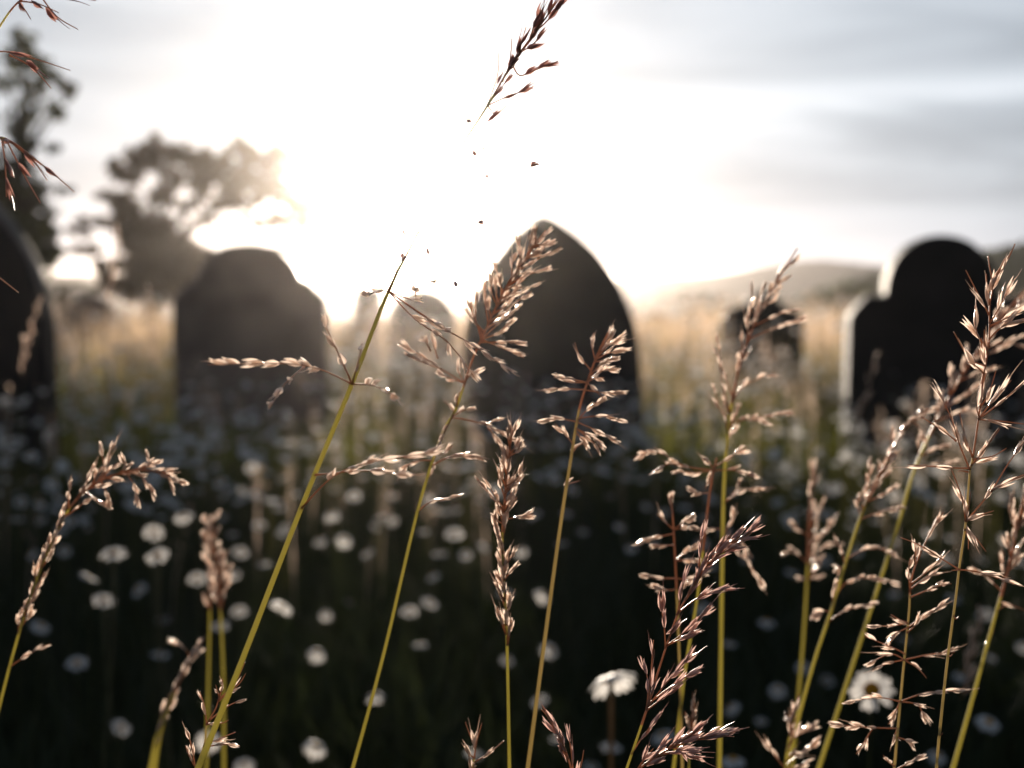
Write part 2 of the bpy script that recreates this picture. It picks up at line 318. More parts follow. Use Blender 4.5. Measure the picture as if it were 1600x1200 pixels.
clA = [(242, 226, 14, 20, 360), (222, 246, 24, 20, 700), (262, 250, 34, 22, 1100), (300, 246, 34, 20, 900), (335, 262, 34, 20, 900), (378, 240, 30, 24, 600), (408, 262, 38, 34, 900), (438, 252, 24, 26, 400), (395, 300, 44, 26, 700),
       (440, 305, 36, 22, 700), (480, 322, 36, 16, 900), (515, 332, 30, 14, 800), (548, 348, 28, 13, 700), (585, 372, 26, 13, 500), (560, 385, 32, 13, 400), (600, 392, 18, 9, 200),
       (200, 275, 26, 14, 500), (180, 262, 16, 14, 260), (196, 318, 26, 20, 800), (170, 306, 20, 10, 250), (150, 345, 30, 8, 220), (120, 362, 26, 8, 170), (130, 392, 34, 9, 260),
       (205, 355, 26, 34, 1500), (232, 372, 34, 40, 2800), (262, 385, 34, 34, 2200), (225, 425, 36, 32, 2400), (270, 425, 40, 30, 2200), (305, 405, 30, 22, 900), (330, 420, 40, 26, 1200), (290, 320, 30, 9, 300), (345, 318, 24, 8, 240),
       (250, 305, 22, 14, 420), (270, 285, 18, 10, 240), (315, 290, 20, 8, 200), (450, 350, 36, 10, 260), (500, 362, 30, 8, 150), (455, 392, 30, 8, 120), (500, 400, 40, 12, 260), (345, 290, 40, 22, 900), (372, 322, 30, 12, 260), (318, 345, 30, 8, 90), (410, 340, 40, 16, 500), (462, 345, 40, 12, 300), (300, 275, 26, 12, 350), (540, 365, 40, 10, 120), (215, 455, 40, 18, 1500), (262, 450, 34, 20, 1400), (170, 420, 26, 18, 500), (190, 445, 40, 18, 1000)]
tree('hawthorn_tree', 'bushy spreading tree behind the left headstones, its crown full of bright gaps', (bx, by, 0), limA, [(a, b, c*1.12, d_*1.1, int(300+e*.9)) for a, b, c, d_, e in clA], D, 1.2, 0.068, 3, M_leaf_r)
D = 15.0; bx, by = gx_(18, D), D
limB = [([(bx, by, -0.1), P(22, 400, D), P(26, 310, D), P(36, 230, D), P(40, 150, D), P(36, 70, D)], .15, .015)]
for e in [(95, 140, .3), (70, 100, -.3), (10, 130, .2), (80, 190, .3), (-20, 210, -.2), (75, 300, .3), (-40, 330, .2), (90, 380, -.2)]:
    limB.append(([P(34, (e[1]+330)/2+20, D), P((34+e[0])/2, (e[1]+250)/2 if e[1] < 250 else e[1]+10, D), P(e[0], e[1], D+e[2])], .035, .008))
clB = [(36, 62, 20, 22, 260), (22, 92, 26, 16, 260), (52, 100, 26, 16, 280), (78, 122, 24, 14, 260), (102, 142, 20, 12, 170), (56, 135, 26, 12, 220), (12, 128, 22, 16, 200), (86, 172, 18, 16, 130), (42, 170, 18, 22, 160), (10, 190, 26, 16, 130),
       (76, 232, 18, 10, 60), (34, 220, 14, 30, 200), (30, 262, 26, 18, 330), (-10, 260, 30, 26, 300), (60, 285, 22, 14, 200), (20, 305, 44, 26, 1300), (-20, 330, 50, 30, 1200), (50, 340, 38, 26, 1100), (10, 370, 60, 34, 2000), (66, 372, 26, 20, 600), (40, 405, 50, 26, 1200), (-30, 400, 50, 30, 1200), (88, 392, 16, 8, 140), (100, 300, 20, 9, 60), (0, 445, 60, 30, 1500), (-60, 290, 50, 60, 900), (-80, 200, 40, 60, 400)]
tree('tall_thin_tree', 'tall tree at the left edge, open wispy top over a dense dark base', (bx, by, 0), limB, [(a, b, c*1.1, d_*1.1, int(120+e*1.6)) for a, b, c, d_, e in clB], D, 0.7, 0.040, 5, M_leaf)
D = 20.0
def bush(u, v, ru, rv, cnt, d, label, seed):
    base = (gx_(u, d), d, 0); root = empty('bush', base, label, 'bush', 'low bushes beyond the graves')
    b = MB()
    for k in range(7): b.tube([Vector(base)+Vector((0, 0, -.05)), P(u+random.uniform(-.3, .3)*ru, v+rv*.6, d), P(u+random.uniform(-.8, .8)*ru, v+random.uniform(-.6, .3)*rv, d+random.uniform(-.3, .3))], [.025, .016, .006], 5)
    b.build('stems', M_bark, root)
    V, F, _ = leaf_cloud([(u+dx*ru, v+dy*rv, ru*.5, rv*.55, cnt//6) for dx, dy in ((-.5, .1), (0, -.4), (.5, 0), (-.2, .5), (.3, .5), (-.6, .6))], d, .5, .05, seed)
    link('foliage', npmesh('foliage', V-np.array(base), F, M_leaf), root)
bush(100, 455, 60, 26, 1500, 22, 'low green bush between the tall tree and the bushy tree', 21)
bush(1330, 462, 80, 26, 2400, 45, 'low hazy bush on the skyline left of the round topped headstone', 22)
bush(1090, 462, 60, 14, 1200, 60, 'low hazy bush on the skyline right of the pointed headstone', 23)

# ------------------------------------------------------------------ meadow masses (stuff)
def scatter(n_, y0, y1, spread=0.50, pad=0.5, power=1.0):
    t = rng.uniform(0, 1, n_); y = np.sqrt(y0**2+(y1**2-y0**2)*t**power); x = rng.uniform(-1, 1, n_)*(spread*y+pad); return x, y
def blades(n_, y0, y1, h0, h1, w_, m, name, label, bend=0.35, clump=0.0, spread=0.5, stones=True, hfun=None):
    x, y = scatter(n_, y0, y1, spread)
    h = rng.uniform(h0, h1, n_)
    if clump:
        k = np.sin(x*2.1+3*np.sin(y*.7))*np.sin(y*1.7+2*np.sin(x*.9)); h *= 1+clump*k
    if hfun is not None: h = hfun(x, y, h)
    a = rng.uniform(0, 2*np.pi, n_); bd = h*rng.uniform(0.05, bend, n_); dx, dy = np.cos(a)*bd, np.sin(a)*bd
    wa = rng.uniform(0, 2*np.pi, n_); ww = w_*rng.uniform(.6, 1.3, n_)/2; wx, wy = np.cos(wa)*ww, np.sin(wa)*ww
    z0 = gz(x, y)-0.01
    p = lambda t, s, tw: np.stack([x+dx*t**2+wx*s*tw, y+dy*t**2+wy*s*tw, z0+h*t*(1-0.15*t)], -1)
    V = np.stack([p(0, 1, 1), p(0, -1, 1), p(.5, -1, .85), p(.5, 1, .85), p(.82, -1, .5), p(.82, 1, .5), p(1, 0, 0), p(1, 0, 0)+1e-5], 1).reshape(-1, 3)
    b = (np.arange(n_)*8)[:, None]
    F = np.concatenate([b+np.array([[0, 1, 2, 3]]), b+np.array([[3, 2, 4, 5]]), b+np.array([[5, 4, 6, 7]])])
    return tag(link(name, npmesh(name, V, F, m)), label, 'grass', kind='stuff')
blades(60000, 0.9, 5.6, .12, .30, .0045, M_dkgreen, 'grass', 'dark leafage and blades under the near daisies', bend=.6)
blades(42000, 4.8, 12, .16, .36, .006, M_green, 'grass', 'green grass around the feet of the headstones', bend=.5, clump=.2)
blades(32000, 7.0, 26, .24, .54, .007, M_gold, 'grass', 'golden backlit meadow grass behind the headstones', bend=.45, clump=.35, hfun=lambda x, y, h: h*(1+.25*np.clip((y-11)/5, 0, 1)))
blades(4500, 6.6, 16, .2, .40, .009, M_green, 'grass', 'yellow green tufts lit through behind the headstones', bend=.5, clump=.5)
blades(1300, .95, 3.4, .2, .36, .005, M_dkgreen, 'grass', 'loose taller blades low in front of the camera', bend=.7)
blades(30000, 24, 60, .3, .6, .02, M_gold, 'grass', 'hazy pinkish meadow out to the far edge of the churchyard', bend=.3, clump=.12)

def seedheads(n_, y0, y1, h0, h1, name, label, m1, nd=16, hl=.13, sz=.006, spread=0.5):
    x, y = scatter(n_, y0, y1, spread); h = rng.uniform(h0, h1, n_); a = rng.uniform(0, 2*np.pi, n_); bd = h*rng.uniform(0, .22, n_)
    dx, dy = np.cos(a)*bd, np.sin(a)*bd; 
    zb = gz(x, y); c = lambda t: np.stack([x+dx*t**2, y+dy*t**2, zb+h*t], -1)
    wv = np.stack([np.cos(a+1.57), np.sin(a+1.57), 0*a], -1)*(sz*.18)
    V = [np.stack([c(0)-wv, c(0)+wv, c(.55)+wv, c(.55)-wv], 1).reshape(-1, 3), np.stack([c(.55)-wv, c(.55)+wv, c(1)+wv*.6, c(1)-wv*.6], 1).reshape(-1, 3)]
    for k in range(nd):
        t = 1-hl/h*rng.uniform(0, 1, n_); q = c(t); rad = hl*.10*np.sin(np.clip((1-t)*h/hl, .05, 1)*2.6)+.003
        off = rng.normal(0, 1, (n_, 3))*rad[:, None]*np.array([1, 1, .5]); q = q+off
        u_ = rng.normal(0, .4, (n_, 3)); u_[:, 2] += 1; u_ /= np.linalg.norm(u_, axis=1)[:, None]; s_ = rng.normal(0, 1, (n_, 3)); s_ -= u_*(u_*s_).sum(1)[:, None]; s_ /= np.linalg.norm(s_, axis=1)[:, None]
        zz_ = sz*rng.uniform(.7, 1.3, (n_, 1))
        V.append(np.stack([q-u_*zz_, q+s_*zz_*.35, q+u_*zz_, q-s_*zz_*.35], 1).reshape(-1, 3))
    V = np.concatenate(V); F = np.arange(len(V)).reshape(-1, 4)
    return tag(link(name, npmesh(name, V, F, m1)), label, 'grass', kind='stuff')
seedheads(3200, 7.0, 15, .36, .68, 'seeding_grass', 'pinkish seed heads standing in the sun behind the headstones', M_goldhead)
seedheads(2400, 14, 30, .40, .74, 'seeding_grass', 'far glowing seed heads across the meadow', M_goldhead, nd=12, sz=.012, hl=.16)
seedheads(260, 3.2, 6.6, .36, .62, 'seeding_grass', 'sparse seed heads standing among the daisies', M_goldhead, nd=22, sz=.005, hl=.12)

# ------------------------------------------------------------------ daisies
def daisy_meshes(seed, dia=.045, cup=0.1, npet=19, seg=True):
    r_ = random.Random(seed); b = MB(); R0 = dia*.16; R1 = dia*.5
    for k in range(npet):
        if r_.random() < .05: continue
        a = 2*math.pi*k/npet+r_.uniform(-.06, .06); ln = R1*r_.uniform(.86, 1.05); wd = dia*.060*r_.uniform(.85, 1.2); drop = cup+r_.uniform(-.12, .12); tw = r_.uniform(-.25, .25)
        d = Vector((math.cos(a), math.sin(a), 0)); s = Vector((-math.sin(a), math.cos(a), tw)); pts = []
        for t, ww in ((0, .45), (.3, .9), (.65, 1), (.88, .75), (1, .3)):
            c = d*(R0*.8+(ln-R0*.8)*t)+Vector((0, 0, -drop*ln*t*t+.0008*(k % 2)))
            pts += [c-s*wd*ww, c+Vector((0, 0, .0006)), c+s*wd*ww]
        fs = []
        for i in range(4):
            q = i*3; fs += [(q, q+3, q+4, q+1), (q+1, q+4, q+5, q+2)]
        b.poly(pts, fs)
    pm = bpy.data.meshes.new('petals'); pm.from_pydata([tuple(v) for v in b.v], [], b.f); pm.materials.append(M_petal)
    pm.polygons.foreach_set('use_smooth', [True]*len(pm.polygons))
    c = MB(); rings = [(1, -.12), (1.02, .05), (.8, .3), (.45, .42), (.1, .40)]; ns = 12; pts = []
    for rr, z in rings: pts += [(math.cos(2*math.pi*k/ns)*rr*R0*1.15, math.sin(2*math.pi*k/ns)*rr*R0*1.15, z*R0) for k in range(ns)]
    fs = [(i*ns+k, i*ns+(k+1) % ns, (i+1)*ns+(k+1) % ns, (i+1)*ns+k) for i in range(4) for k in range(ns)]+[tuple(4*ns+k for k in range(ns)), tuple(reversed(range(ns)))]
    c.poly(pts, fs); dm = bpy.data.meshes.new('disc'); dm.from_pydata([tuple(v) for v in c.v], [], c.f); dm.materials.append(M_disc)
    dm.polygons.foreach_set('use_smooth', [True]*len(dm.polygons))
    return pm, dm
DM = [daisy_meshes(s, cup=cc) for s, cc in ((1, .05), (2, .25), (3, -.15), (4, .4), (5, .1), (6, .6))]
def stem_mesh(h, lean, m, r=.0011):
    b = MB(); pts = [Vector((lean[0]*(1-t)**2*-1, lean[1]*(1-t)**2*-1, h*(t-1))) for t in (0, .3, .6, .85, 1)]
    b.tube(pts, [r*1.25, r*1.15, r, r*.9, r*1.3], 5); me = bpy.data.meshes.new('stem'); me.from_pydata([tuple(v) for v in b.v], [], b.f); me.materials.append(m); return me
STEMS = [stem_mesh(1.0, (.10, .04), M_dstem), stem_mesh(1.0, (-.08, .06), M_dstem), stem_mesh(1.0, (.03, -.1), M_dstem)]
STEM_R = stem_mesh(1.0, (-.02, .05), M_dstem_r, .0018)
dcount = [0]
def daisy(head, tilt, az, scale, variant, label, group='oxeye daisies in the meadow', red=False):
    """head: world point of the flower; root Empty stands on the ground"""
    st = STEM_R if red else STEMS[dcount[0] % 3]; dcount[0] += 1
    root = empty('oxeye_daisy', (head.x, head.y, 0), label, 'daisy', group)
    s_ = link('stem', st, root, (0, 0, head.z)); s_.scale = (1, 1, head.z+.01)
    pm, dm = DM[variant % 6]
    rot = (Matrix.Rotation(az, 4, 'Z') @ Matrix.Rotation(tilt, 4, 'X')).to_euler()
    for nm, me in (('petals', pm), ('disc', dm)):
        o = link(nm, me, root, (0, 0, head.z)); o.rotation_euler = rot; o.scale = (scale,)*3
    return root
# near ones that can be told apart: (u, v, photo width, tilt toward camera +, azimuth, variant, label)
near = [
 (440, 945, 58, 40, 150, 3, 'sunlit white daisy right beside the long slanting stem, lower left'),
 (955, 1060, 78, -38, 25, 3, 'sunlit drooping daisy on a thick reddish stalk at the bottom, seen from below'),
 (1362, 1078, 80, 58, -20, 0, 'open daisy with orange brown centre facing the camera, low between slanting stems on the right'),
 (494, 1165, 54, 30, 40, 5, 'sunlit ragged daisy with orange centre near the bottom, right of the long stem'),
 (382, 1196, 46, 35, 10, 1, 'daisy cut by the bottom edge just right of the long slanting stem'),
 (120, 1036, 50, 30, 10, 0, 'lone shaded daisy at lower left above the black corner'),
 (64, 978, 46, 30, 60, 1, 'shaded daisy beside the curved grass stalk at far left'),
 (162, 938, 50, 25, 30, 4, 'shaded daisy below the middle of the left hand cluster'),
 (138, 902, 46, 30, 100, 0, 'shaded daisy directly under the drooping left plume'),
 (177, 865, 60, 20, 0, 4, 'wide shaded daisy under the tip of the drooping left plume'),
 (246, 868, 56, 35, -20, 0, 'lowest of three shaded daisies stacked left of the blurred brush like plume'),
 (240, 832, 46, 45, 20, 0, 'middle one of three shaded daisies stacked left of the blurred brush like plume'),
 (287, 806, 44, 30, 0, 1, 'topmost of three shaded daisies stacked left of the blurred brush like plume'),
 (308, 904, 42, 35, 10, 0, 'shaded daisy just left of the blurred brush like plume stalks'),
 (366, 897, 32, 30, 0, 1, 'small shaded daisy just right of the blurred brush like plume'),
 (374, 955, 36, 30, 0, 4, 'small shaded daisy left of the sunlit daisy on the long stem'),
 (255, 968, 28, 30, 0, 1, 'small dim daisy below the three stacked ones'),
 (640, 955, 40, 30, 0, 0, 'left one of a shaded pair of daisies left of the spiky upright panicle'),
 (672, 942, 40, 30, 50, 4, 'right one of a shaded pair of daisies left of the spiky upright panicle'),
 (496, 1020, 40, 35, 30, 5, 'small cream daisy above the ragged sunlit one'),
 (549, 988, 26, 30, 0, 1, 'tiny pale daisy left of the middle thin stem, low down'),
 (1145, 1186, 62, 5, 0, 3, 'shaded daisy at the bottom edge behind the straight upright stem'),
 (955, 1168, 48, 10, 20, 4, 'dim daisy directly below the drooping sunlit one'),
 (925, 1197, 40, 15, 20, 1, 'dim daisy cut by the bottom edge left of the thick reddish stalk'),
 (1545, 1128, 58, 25, 20, 1, 'shaded daisy low at the right edge'),
 (1256, 1042, 36, 30, 0, 1, 'small shaded daisy left of the slanting stems, lower right'),
 (1292, 1064, 34, 35, 0, 4, 'small shaded daisy between the two slanting stems, lower right'),
 (710, 834, 44, 30, 0, 4, 'bluish daisy right of the feathery middle plume base'),
 (728, 866, 30, 30, 0, 1, 'small bluish daisy touching the spiky upright panicle'),
 (553, 775, 34, 40, 0, 0, 'warm daisy under the blurred pink side branches'),
 (1440, 768, 40, 30, 0, 4, 'daisy just right of the blurred slanting stem in front of the black headstone'),
 (48, 712, 36, 30, 0, 0, 'warm lit daisy in front of the near black headstone at the left'),
 (1412, 1000, 30, 30, 0, 0, 'small dim daisy behind the reddish branching grass, lower right'),
 (1600, 1010, 34, 30, 0, 1, 'shaded daisy cut by the right edge'),
]
nearpos = []
for (u, v, px, tl, az, var, lb) in near:
    d = 0.040*FPX/px; h = P(u, v, d); h.z = max(h.z, .12); nearpos.append((u, v, px))
    o = daisy(h, math.radians(tl), math.radians(az), 0.95 if v == 1060 else 0.80 if px > 70 else 0.63, var, lb, red=(v == 1060))
# the rest of the nearest 300
EDGES = [('the left edge', [(-80, 400), (-80, 1200)]), ('the brush like plume', [(331, 812), (350, 1204)]), ('the long slanting stalk', [(550, 600), (308, 1204)]),
         ('the feathery plume stalk', [(735, 570), (552, 1204)]), ('the spiky panicle stalk', [(790, 600), (796, 1204)]), ('the straight dry stalk', [(905, 640), (824, 1204)]),
         ('the hazy plume stalk', [(1133, 600), (1124, 1204)]), ('the faint beaded panicle', [(1268, 725), (1240, 1190)]), ('the blurred leaning stalk', [(1475, 635), (1278, 1204)]),
         ('the crisp open panicle', [(1530, 645), (1463, 1204)]), ('the right edge', [(1690, 400), (1690, 1200)])]
def strip(u, v):
    k = 0
    for i, (nm, ((u0, v0), (u1, v1))) in enumerate(EDGES):
        if u > u0+(u1-u0)*(v-v0)/(v1-v0): k = max(k, i)
    return min(k, len(EDGES)-2)
def ordinal(n_):
    a = ['', 'second', 'third', 'fourth', 'fifth', 'sixth', 'seventh', 'eighth', 'ninth', 'tenth', 'eleventh', 'twelfth', 'thirteenth', 'fourteenth', 'fifteenth', 'sixteenth', 'seventeenth', 'eighteenth', 'nineteenth']
    if n_ < 19: return a[n_]
    n_ += 1; tens = {2: 'twenti', 3: 'thirti', 4: 'forti', 5: 'fifti', 6: 'sixti'}[n_//10]
    return tens+'eth' if n_ % 10 == 0 else tens[:-1]+'y '+(['first']+a[1:9])[n_ % 10-1]
rest = []
cnt = 0
while cnt < 262:
    y = random.uniform(1.7**1.4, 4.6**1.4)**(1/1.4); u = random.uniform(-60, 1660); z = random.gauss(.37, .055) if y > 2.6 else random.gauss(.31, .05)
    z = min(max(z, .15), .47); v = HOR+(CAMZ-z)/y*FPX
    if v > 1230: continue
    if v < 880 or random.random() < .18:
        px = .045*FPX/y
        if any(abs(u-a) < (px+c)*.45 and abs(v-b) < (px+c)*.4 for a, b, c in nearpos): continue
        if math.sin(u*.019+y*2.1)+math.sin(u*.043-y*3.3)*.8+random.uniform(-1, 1.1) < 0: continue
        nearpos.append((u, v, px))
        rest.append((u, v, daisy(Vector(((u-800)/FPX*y, y, z)), math.radians(random.uniform(5, 50)), random.uniform(-1.2, 1.2), random.uniform(.45, .74), random.randrange(6), 'daisy'))); cnt += 1
allp = [(u, v, None) for (u, v, *_q) in near]+rest
for k in range(len(EDGES)-1):
    row = sorted([q for q in allp if strip(q[0], q[1]) == k], key=lambda q: -q[1])
    for i, q in enumerate(row):
        if q[2]: q[2]['label'] = (ordinal(i)+' lowest dim daisy between '+EDGES[k][0]+' and '+EDGES[k+1][0]).strip()
# beyond them nobody could count
def daisy_mass(n_, y0, y1, z0, z1, name, label, sc=1.0, spread=.5):
    x, y = scatter(n_, y0, y1, spread); kk = np.sin(x*3.1+y*1.3)+np.sin(x*6.7-y*2.9)*.8+rng.uniform(-1.2, 1.2, n_) > 0; x, y = x[kk], y[kk]; n_ = len(x); z = rng.uniform(z0, z1, n_); az = rng.uniform(0, 2*np.pi, n_); tl = rng.uniform(.1, .9, n_); A = []
    npz = 11
    nrm = np.stack([np.sin(az)*np.sin(tl), -np.abs(np.cos(az))*np.sin(tl), np.cos(tl)], -1)
    t1 = np.cross(nrm, np.array([0.3, 0.1, 1.0])); t1 /= np.linalg.norm(t1, axis=1)[:, None]; t2 = np.cross(nrm, t1); c = np.stack([x, y, z], -1)
    R = .0185*sc*rng.uniform(.6, 1.15, (n_, 1))
    for k in range(npz):
        a = 2*math.pi*k/npz+rng.uniform(-.1, .1, (n_, 1)); d = t1*np.cos(a)+t2*np.sin(a); s = t2*np.cos(a)-t1*np.sin(a)
        dr = -nrm*R*rng.uniform(-.1, .3, (n_, 1))
        A.append(np.stack([c+d*R*.15-s*R*.1, c+d*R*.15+s*R*.1, c+d*R+s*R*.16+dr, c+d*R-s*R*.16+dr], 1).reshape(-1, 3))
    st = np.array([.0012, 0, 0]); g = c.copy(); g[:, 2] = 0
    V = np.concatenate(A); F = np.arange(len(V)).reshape(-1, 4)
    o = tag(link(name, npmesh(name, V, F, M_petal)), label, 'daisies', kind='stuff')
    V2 = np.stack([g-st, g+st, c+st, c-st], 1).reshape(-1, 3); s_ = link('stems', npmesh('stems', V2, np.arange(len(V2)).reshape(-1, 4), M_dstem), o); s_['kind'] = 'stuff'
daisy_mass(7000, 3.2, 9.5, .30, .50, 'daisy_drift', 'dense drift of daisies around the headstones')
daisy_mass(4200, 7.5, 18, .46, .68, 'daisy_drift', 'sunlit daisies scattered through the golden grass behind the headstones', 1.3)

# ------------------------------------------------------------------ foreground grasses
def smooth(pts, sub=4):
    """Catmull-Rom through Vectors"""
    out = []; n_ = len(pts)
    if n_ == 2: return [pts[0].lerp(pts[1], i/sub) for i in range(sub+1)]
    for i in range(n_-1):
        p0, p1, p2, p3 = pts[max(i-1, 0)], pts[i], pts[i+1], pts[min(i+2, n_-1)]
        for k in range(sub):
            t = k/sub; out.append(.5*((2*p1)+(p2-p0)*t+(2*p0-5*p1+4*p2-p3)*t*t+(3*p1-p0-3*p2+p3)*t**3))
    out.append(pts[-1]); return out
def along(pts, t):
    seg = [(pts[i+1]-pts[i]).length for i in range(len(pts)-1)]; tot = sum(seg); s = t*tot
    for i, l in enumerate(seg):
        if s <= l or i == len(seg)-1: return pts[i].lerp(pts[i+1], min(1, s/max(l, 1e-9))), (pts[i+1]-pts[i]).normalized()
        s -= l
def spikelet(b, p, d, L_, w_, awn=.6):
    """two or three overlapping husks, sometimes with an awn"""
    b.husk(p, d, L_, w_, curve=random.uniform(-.05, .05))
    o = d.orthogonal().normalized(); o = Quaternion(d, random.uniform(0, 6.28)) @ o
    b.husk(p+d*L_*.08, (d+o*.16), L_*.9, w_*.72, curve=.06)
    if random.random() < .6: b.husk(p+d*L_*.22, (d-o*.14), L_*.86, w_*.6, curve=.05)
    if random.random() < awn:
        q = p+d*L_*.85; e = q+(d+o*random.uniform(-.15, .15)).normalized()*L_*random.uniform(.45, .95)
        b.tube([q, q.lerp(e, .5)+o*L_*.02, e], [w_*.085, w_*.06, w_*.03], 4, cap=False)
def grass(name, label, d, axis, branches, r0=.0006, r1=.00025, auto=None, spL=.0074, spW=.0019, purple=False, straw=False, awn=.55, dark=False, thin=False, dend=None, group='tall grasses close to the camera', top=None, jit=.010):
    """axis: photo points from the bottom up; branches: lists of points with the spikelet count last"""
    dend = dend if dend is not None else d; k = len(axis)
    AD = [a[2] if len(a) > 2 else d+(dend-d)*i/(k-1) for i, a in enumerate(axis)]; axis = [(a[0], a[1]) for a in axis]
    A = [P(u, v, q) for (u, v), q in zip(axis, AD)]
    # carry the stalk on down to its root in the ground
    dirn = (A[0]-A[1]).normalized(); cur = A[0].copy(); down = []; vx, vy = dirn.x/max(.15, -dirn.z), dirn.y/max(.15, -dirn.z)
    zs = np.linspace(cur.z, 0.0, 7)[1:]; pz = cur.z
    for z in zs: vx *= .72; vy *= .72; cur = Vector((cur.x+vx*(pz-z), cur.y+vy*(pz-z), z)); pz = z; down.append(cur.copy())
    pts = list(reversed(down))+smooth(A, 4); base = pts[0]
    root = empty(name, base, label, 'grass', group); root['kind'] = 'thing'
    na = len(down); m_ = len(pts)
    rad = [r0*1.25]*na+[r0+(r1-r0)*min(1, i/(m_-na-1))**0.75 for i in range(m_-na)]
    # nodes: slight swellings and wobble
    s = MB(); s.tube(pts, rad, 7)
    so = s.build('stalk', M_dstem if thin else M_stalk_y if straw else M_stalk, root)
    if not thin:                                        # the stalk ripens to brown towards the panicle
        so.data.materials.append(M_branch); cut = na+int((m_-na)*(.12 if purple and not dark else .72 if dark else .50))
        for fi, f in enumerate(so.data.polygons):
            if fi < (m_-1)*7 and fi//7 >= cut: f.material_index = 1
    sm = M_spik_d if dark else M_spik_p if purple else M_spik
    def nearest_axis(p):
        return min(A2, key=lambda q: (q-p).length)
    A2 = smooth(A, 12)
    def depth_at(u, v):
        # depth of the axis at the closest photo point
        best = min(range(k), key=lambda i: (axis[i][0]-u)**2+(axis[i][1]-v)**2); return AD[best]
    br = []
    for b_ in branches:
        ps, kk = b_[:-1], b_[-1]; dj = 0.0
        if isinstance(kk, tuple): kk, dj = kk
        d0 = depth_at(*ps[0]); dz = random.uniform(-jit, jit)+dj
        q = [P(u, v, d0+dz*(i/(len(ps)-1))) for i, (u, v) in enumerate(ps)]
        p0 = nearest_axis(q[0])
        if (p0-q[0]).length < .007: q[0] = p0
        br.append((smooth(q, 5), kk, not dark or (ps[0][1] >= 455 and ps[0][0] > 300)))
    if auto:
        for (t0, t1, n_, ln, spread, kk) in auto:
            axl = smooth(A, 8)
            n_ = max(3, int(n_*.8))
            for i in range(n_):
                t = t0+(t1-t0)*(i+random.random()*.6)/n_; p, dr = along(axl, t); o = Quaternion(dr, random.uniform(0, 6.28)) @ dr.orthogonal().normalized()
                l_ = ln*random.uniform(.55, 1.15)*(1-.45*(t-t0)/(t1-t0)); e = p+(dr+o*spread).normalized()*l_; mid = p.lerp(e, .5)+o*l_*.06
                br.append(([p, mid, e], kk, not dark))
    for q, kk, pale in br:
        b = MB(); n_ = len(q); b.tube(q, [.00058]+[.00034-.00018*i/(n_-1) for i in range(1, n_)], 5)
        bo = b.build('branch', M_branch, root)
        if kk:
            h = MB(); tot = sum((q[i+1]-q[i]).length for i in range(n_-1))
            for j in range(kk):
                t = 1.0 if j == kk-1 else .30+.62*j/max(1, kk-1)+random.uniform(-.05, .05)
                t = min(t, 1.0)
                if kk == 1: t = .62
                p, dr = along(q, t); o = Quaternion(dr, random.uniform(0, 6.28)) @ dr.orthogonal().normalized()
                L_ = spL*random.uniform(.8, 1.15)*(1.2 if dark and pale else 1)
                if j == kk-1: p = p-dr*L_*.9
                spikelet(h, p, (dr+o*random.uniform(.05, .32)).normalized(), L_, spW*random.uniform(.68, 1.08)*(1.35 if dark and pale else 1.25 if dark else 1), awn)
            h.build('spikelets', M_spik if dark and pale else sm, bo)
    return root

grass('tall_grass', 'longest grass, thick slanting stalk rising from lower left past the sun to the top edge', .50,
 [(308, 1204), (375, 1040), (470, 795), (550, 600), (607, 455, .56), (655, 360, .66), (705, 255, .68), (762, 165, .60), (800, 100, .56), (850, 32, .55), (892, -30, .55)],
 [[(472, 792), (520, 745), (580, 722), (690, 706), (7, -.05)], [(520, 745), (575, 735), (636, 744), (4, -.05)],
  [(550, 598), (500, 577), (440, 568), (325, 570), (7, -.05)], [(475, 573), (445, 600), (422, 637), (3, -.045)],
  [(550, 598), (582, 602), (622, 620), (4, -.04)], [(550, 596), (530, 555), (502, 497), (3, -.05)], [(549, 594), (560, 565), (566, 535), (2, -.05)],
  [(608, 472), (680, 505), (740, 540), (798, 580), (8, -.07)], [(608, 472), (650, 500), (700, 535), (745, 595), (5, -.06)], [(608, 470), (645, 468), (652, 450), (684, 438), (3, -.06)], [(607, 468), (590, 455), (574, 462), (2, -.05)],
  [(640, 385), (632, 370), (624, 352), (1, -.1)], [(655, 360), (672, 395), (690, 425), (714, 442), (2, -.11)], [(690, 296), (712, 312), (728, 330), (750, 350), (2, -.12)], [(618, 430), (626, 408), (634, 398), (1, -.1)],
  [(730, 215), (730, 190), (731, 165), (1, -.11)], [(722, 232), (742, 238), (753, 252), (1, -.12)], [(718, 240), (750, 232), (778, 232), (1, -.11)], [(700, 262), (760, 275), (790, 272), (838, 256), (2, -.11)],
  [(762, 166), (775, 178), (795, 162), 1], [(765, 162), (795, 150), (834, 138), 2], [(800, 105), (812, 118), (835, 110), (872, 96), 3],
  [(775, 145), (778, 115), (779, 82), 1], [(785, 128), (796, 100), (800, 60), 1], [(800, 100), (812, 75), (822, 42), 2], [(815, 78), (838, 50), (848, 12), 3], [(770, 155), (785, 135), (800, 117), 2], [(835, 50), (862, 25), (885, -8), 3], [(830, 62), (836, 35), (850, 10), 2], [(818, 76), (836, 66), (850, 44), 2]],
 r0=.0012, r1=.00022, purple=True, dend=.555, dark=True, auto=[(.90, 1.0, 8, .016, .35, 1)], awn=.5)
